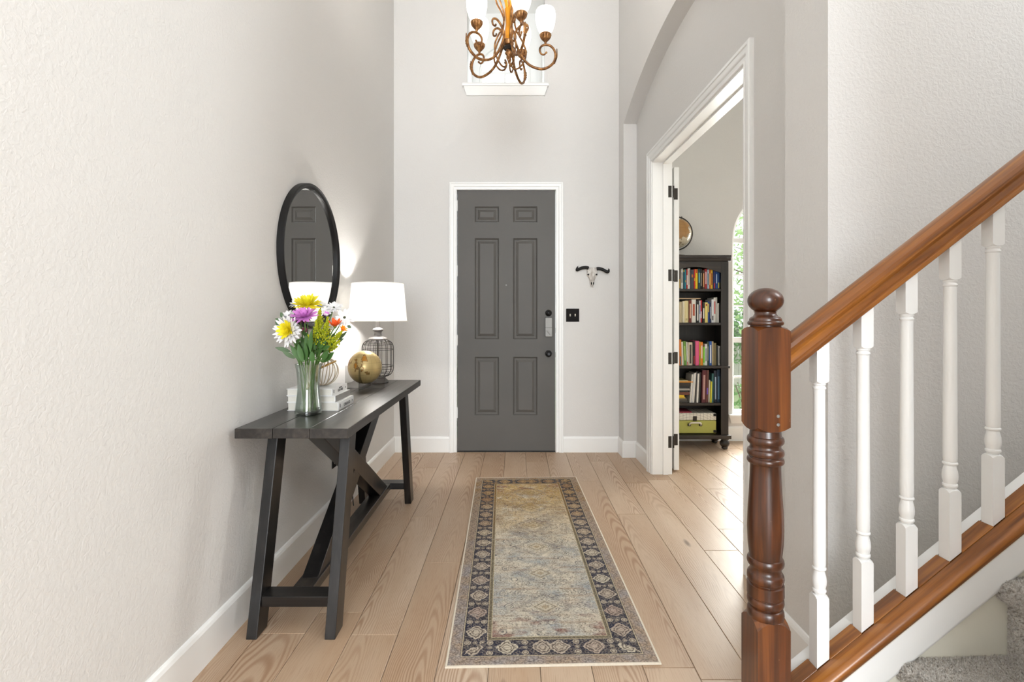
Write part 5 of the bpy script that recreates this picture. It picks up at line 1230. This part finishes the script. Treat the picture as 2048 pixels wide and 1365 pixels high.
flat_book('thin tan book lying flat on top of the pale second row books', X7(126), X7(420), 1.212 + (995 - 676) / k7 + .004, .008, (200, 176, 140), 'tan', 'flat books', FY + .04, .16)
CLOTH = cmat((150, 40, 60), 'red')
# suitcase
su = thing('suitcase', 'lime green case with map print lid and white handle, bottom of bookcase', 'suitcase', (1.695, FY + .17, .1385))
sx0, sx1 = -.21, X8(490) - 1.695
def mapprint():
    g = G('map_print'); co = g.coord(); e = g.vor(co, 26, 'DISTANCE_TO_EDGE'); x, y, z = g.sep(co)
    gr = g.m('MINIMUM', g.m('ABSOLUTE', g.m('SUBTRACT', g.m('FRACT', g.m('MULTIPLY', x, 30.0)), .5)), g.m('ABSOLUTE', g.m('SUBTRACT', g.m('FRACT', g.m('MULTIPLY', g.m('ADD', z, g.m('MULTIPLY', g.m('MULTIPLY', x, x), 1.6)), 40.0)), .5)))
    c = g.mix(g.step(gr, .05, .02), rgb(230, 226, 214), rgb(120, 114, 104)); return g.fin(c, .5)
MB().box(sx0, sx1, -.13, .13, 0.004, .128).build('body', plain('lime_case', rgb(178, 178, 88), .5, var=.05), su, bevel=.008)
MB().box(sx0, sx1, -.13, .13, .130, .200).build('lid', mapprint(), su, bevel=.008)
hx = X8(262) - 1.695
for s_ in (-1, 1): MB().box(hx + s_ * .055 - .014, hx + s_ * .055 + .014, -.142, -.130, .075, .100).build('handle_bracket', BRONZE, su, bevel=.003)
MB().tube(catmull([(hx - .055, -.140, .088), (hx - .048, -.156, .108), (hx - .02, -.162, .113), (hx + .02, -.162, .113), (hx + .048, -.156, .108), (hx + .055, -.140, .088)], 6), .0085, 8).build('handle', IVORY, su, smooth=True)
MB().box(hx - .018, hx + .018, -.138, -.130, .125, .172).build('latch', BRONZE, su, bevel=.004)
for z in (.012, .17): MB().box(sx1 - .03, sx1 + .002, -.134, -.10, z, z + .026).build('corner_guard', BLACKMET, su, bevel=.004)
flat_book('dark red magazine lying on top of the lime green case', 1.48, X8(235), .1385 + .2005, .012, (140, 34, 56), 'dark red', 'flat books', FY + .05, .2)

# globe on top of the bookcase
lg = thing('antique_globe', 'antique beige globe in a bronze ring on top of the bookcase', 'globe', (1.575, 5.05, 1.857))
GZ = 0.235; GR = 0.150
gm = MB().ball((0, 0, GZ), GR, nu=40, nv=24)
gm.build('globe_ball', globe_mat('antique_globe_map', rgb(214, 202, 176), rgb(172, 128, 74), rgb(90, 70, 50), 0.22, 0.05), lg, smooth=True)
tilt = math.radians(20); pts = []
for k in range(41):
    a = -PI / 2 - .25 + (PI + .5) * k / 40; x, z_ = (GR + .014) * math.cos(a), (GR + .014) * math.sin(a)
    pts.append((x * math.cos(tilt) + z_ * math.sin(tilt) , 0, GZ - x * math.sin(tilt) + z_ * math.cos(tilt)))
MB().tube(pts, .0065, 8).build('meridian_ring', BRONZE, lg, smooth=True)
for s_ in (-1, 1):
    p0 = Vector((math.sin(tilt), 0, math.cos(tilt))) * s_; q0 = Vector((0, 0, GZ))
    MB().tube([q0 + p0 * (GR - .002), q0 + p0 * (GR + .026)], .006, 8).build('axis_pin', BRONZE, lg, smooth=True)
MB().lathe([(.10, 0), (.102, .008), (.09, .016), (.04, .024), (.02, .034), (.016, .05), (.02, .066), (.012, .072), (0, .074)], 30).build('stand', BRONZE, lg, smooth=40)

for m_ in (SHADEGLASS, BULB): m_.cycles.emission_sampling = 'NONE'   # their light comes from the point lamps inside
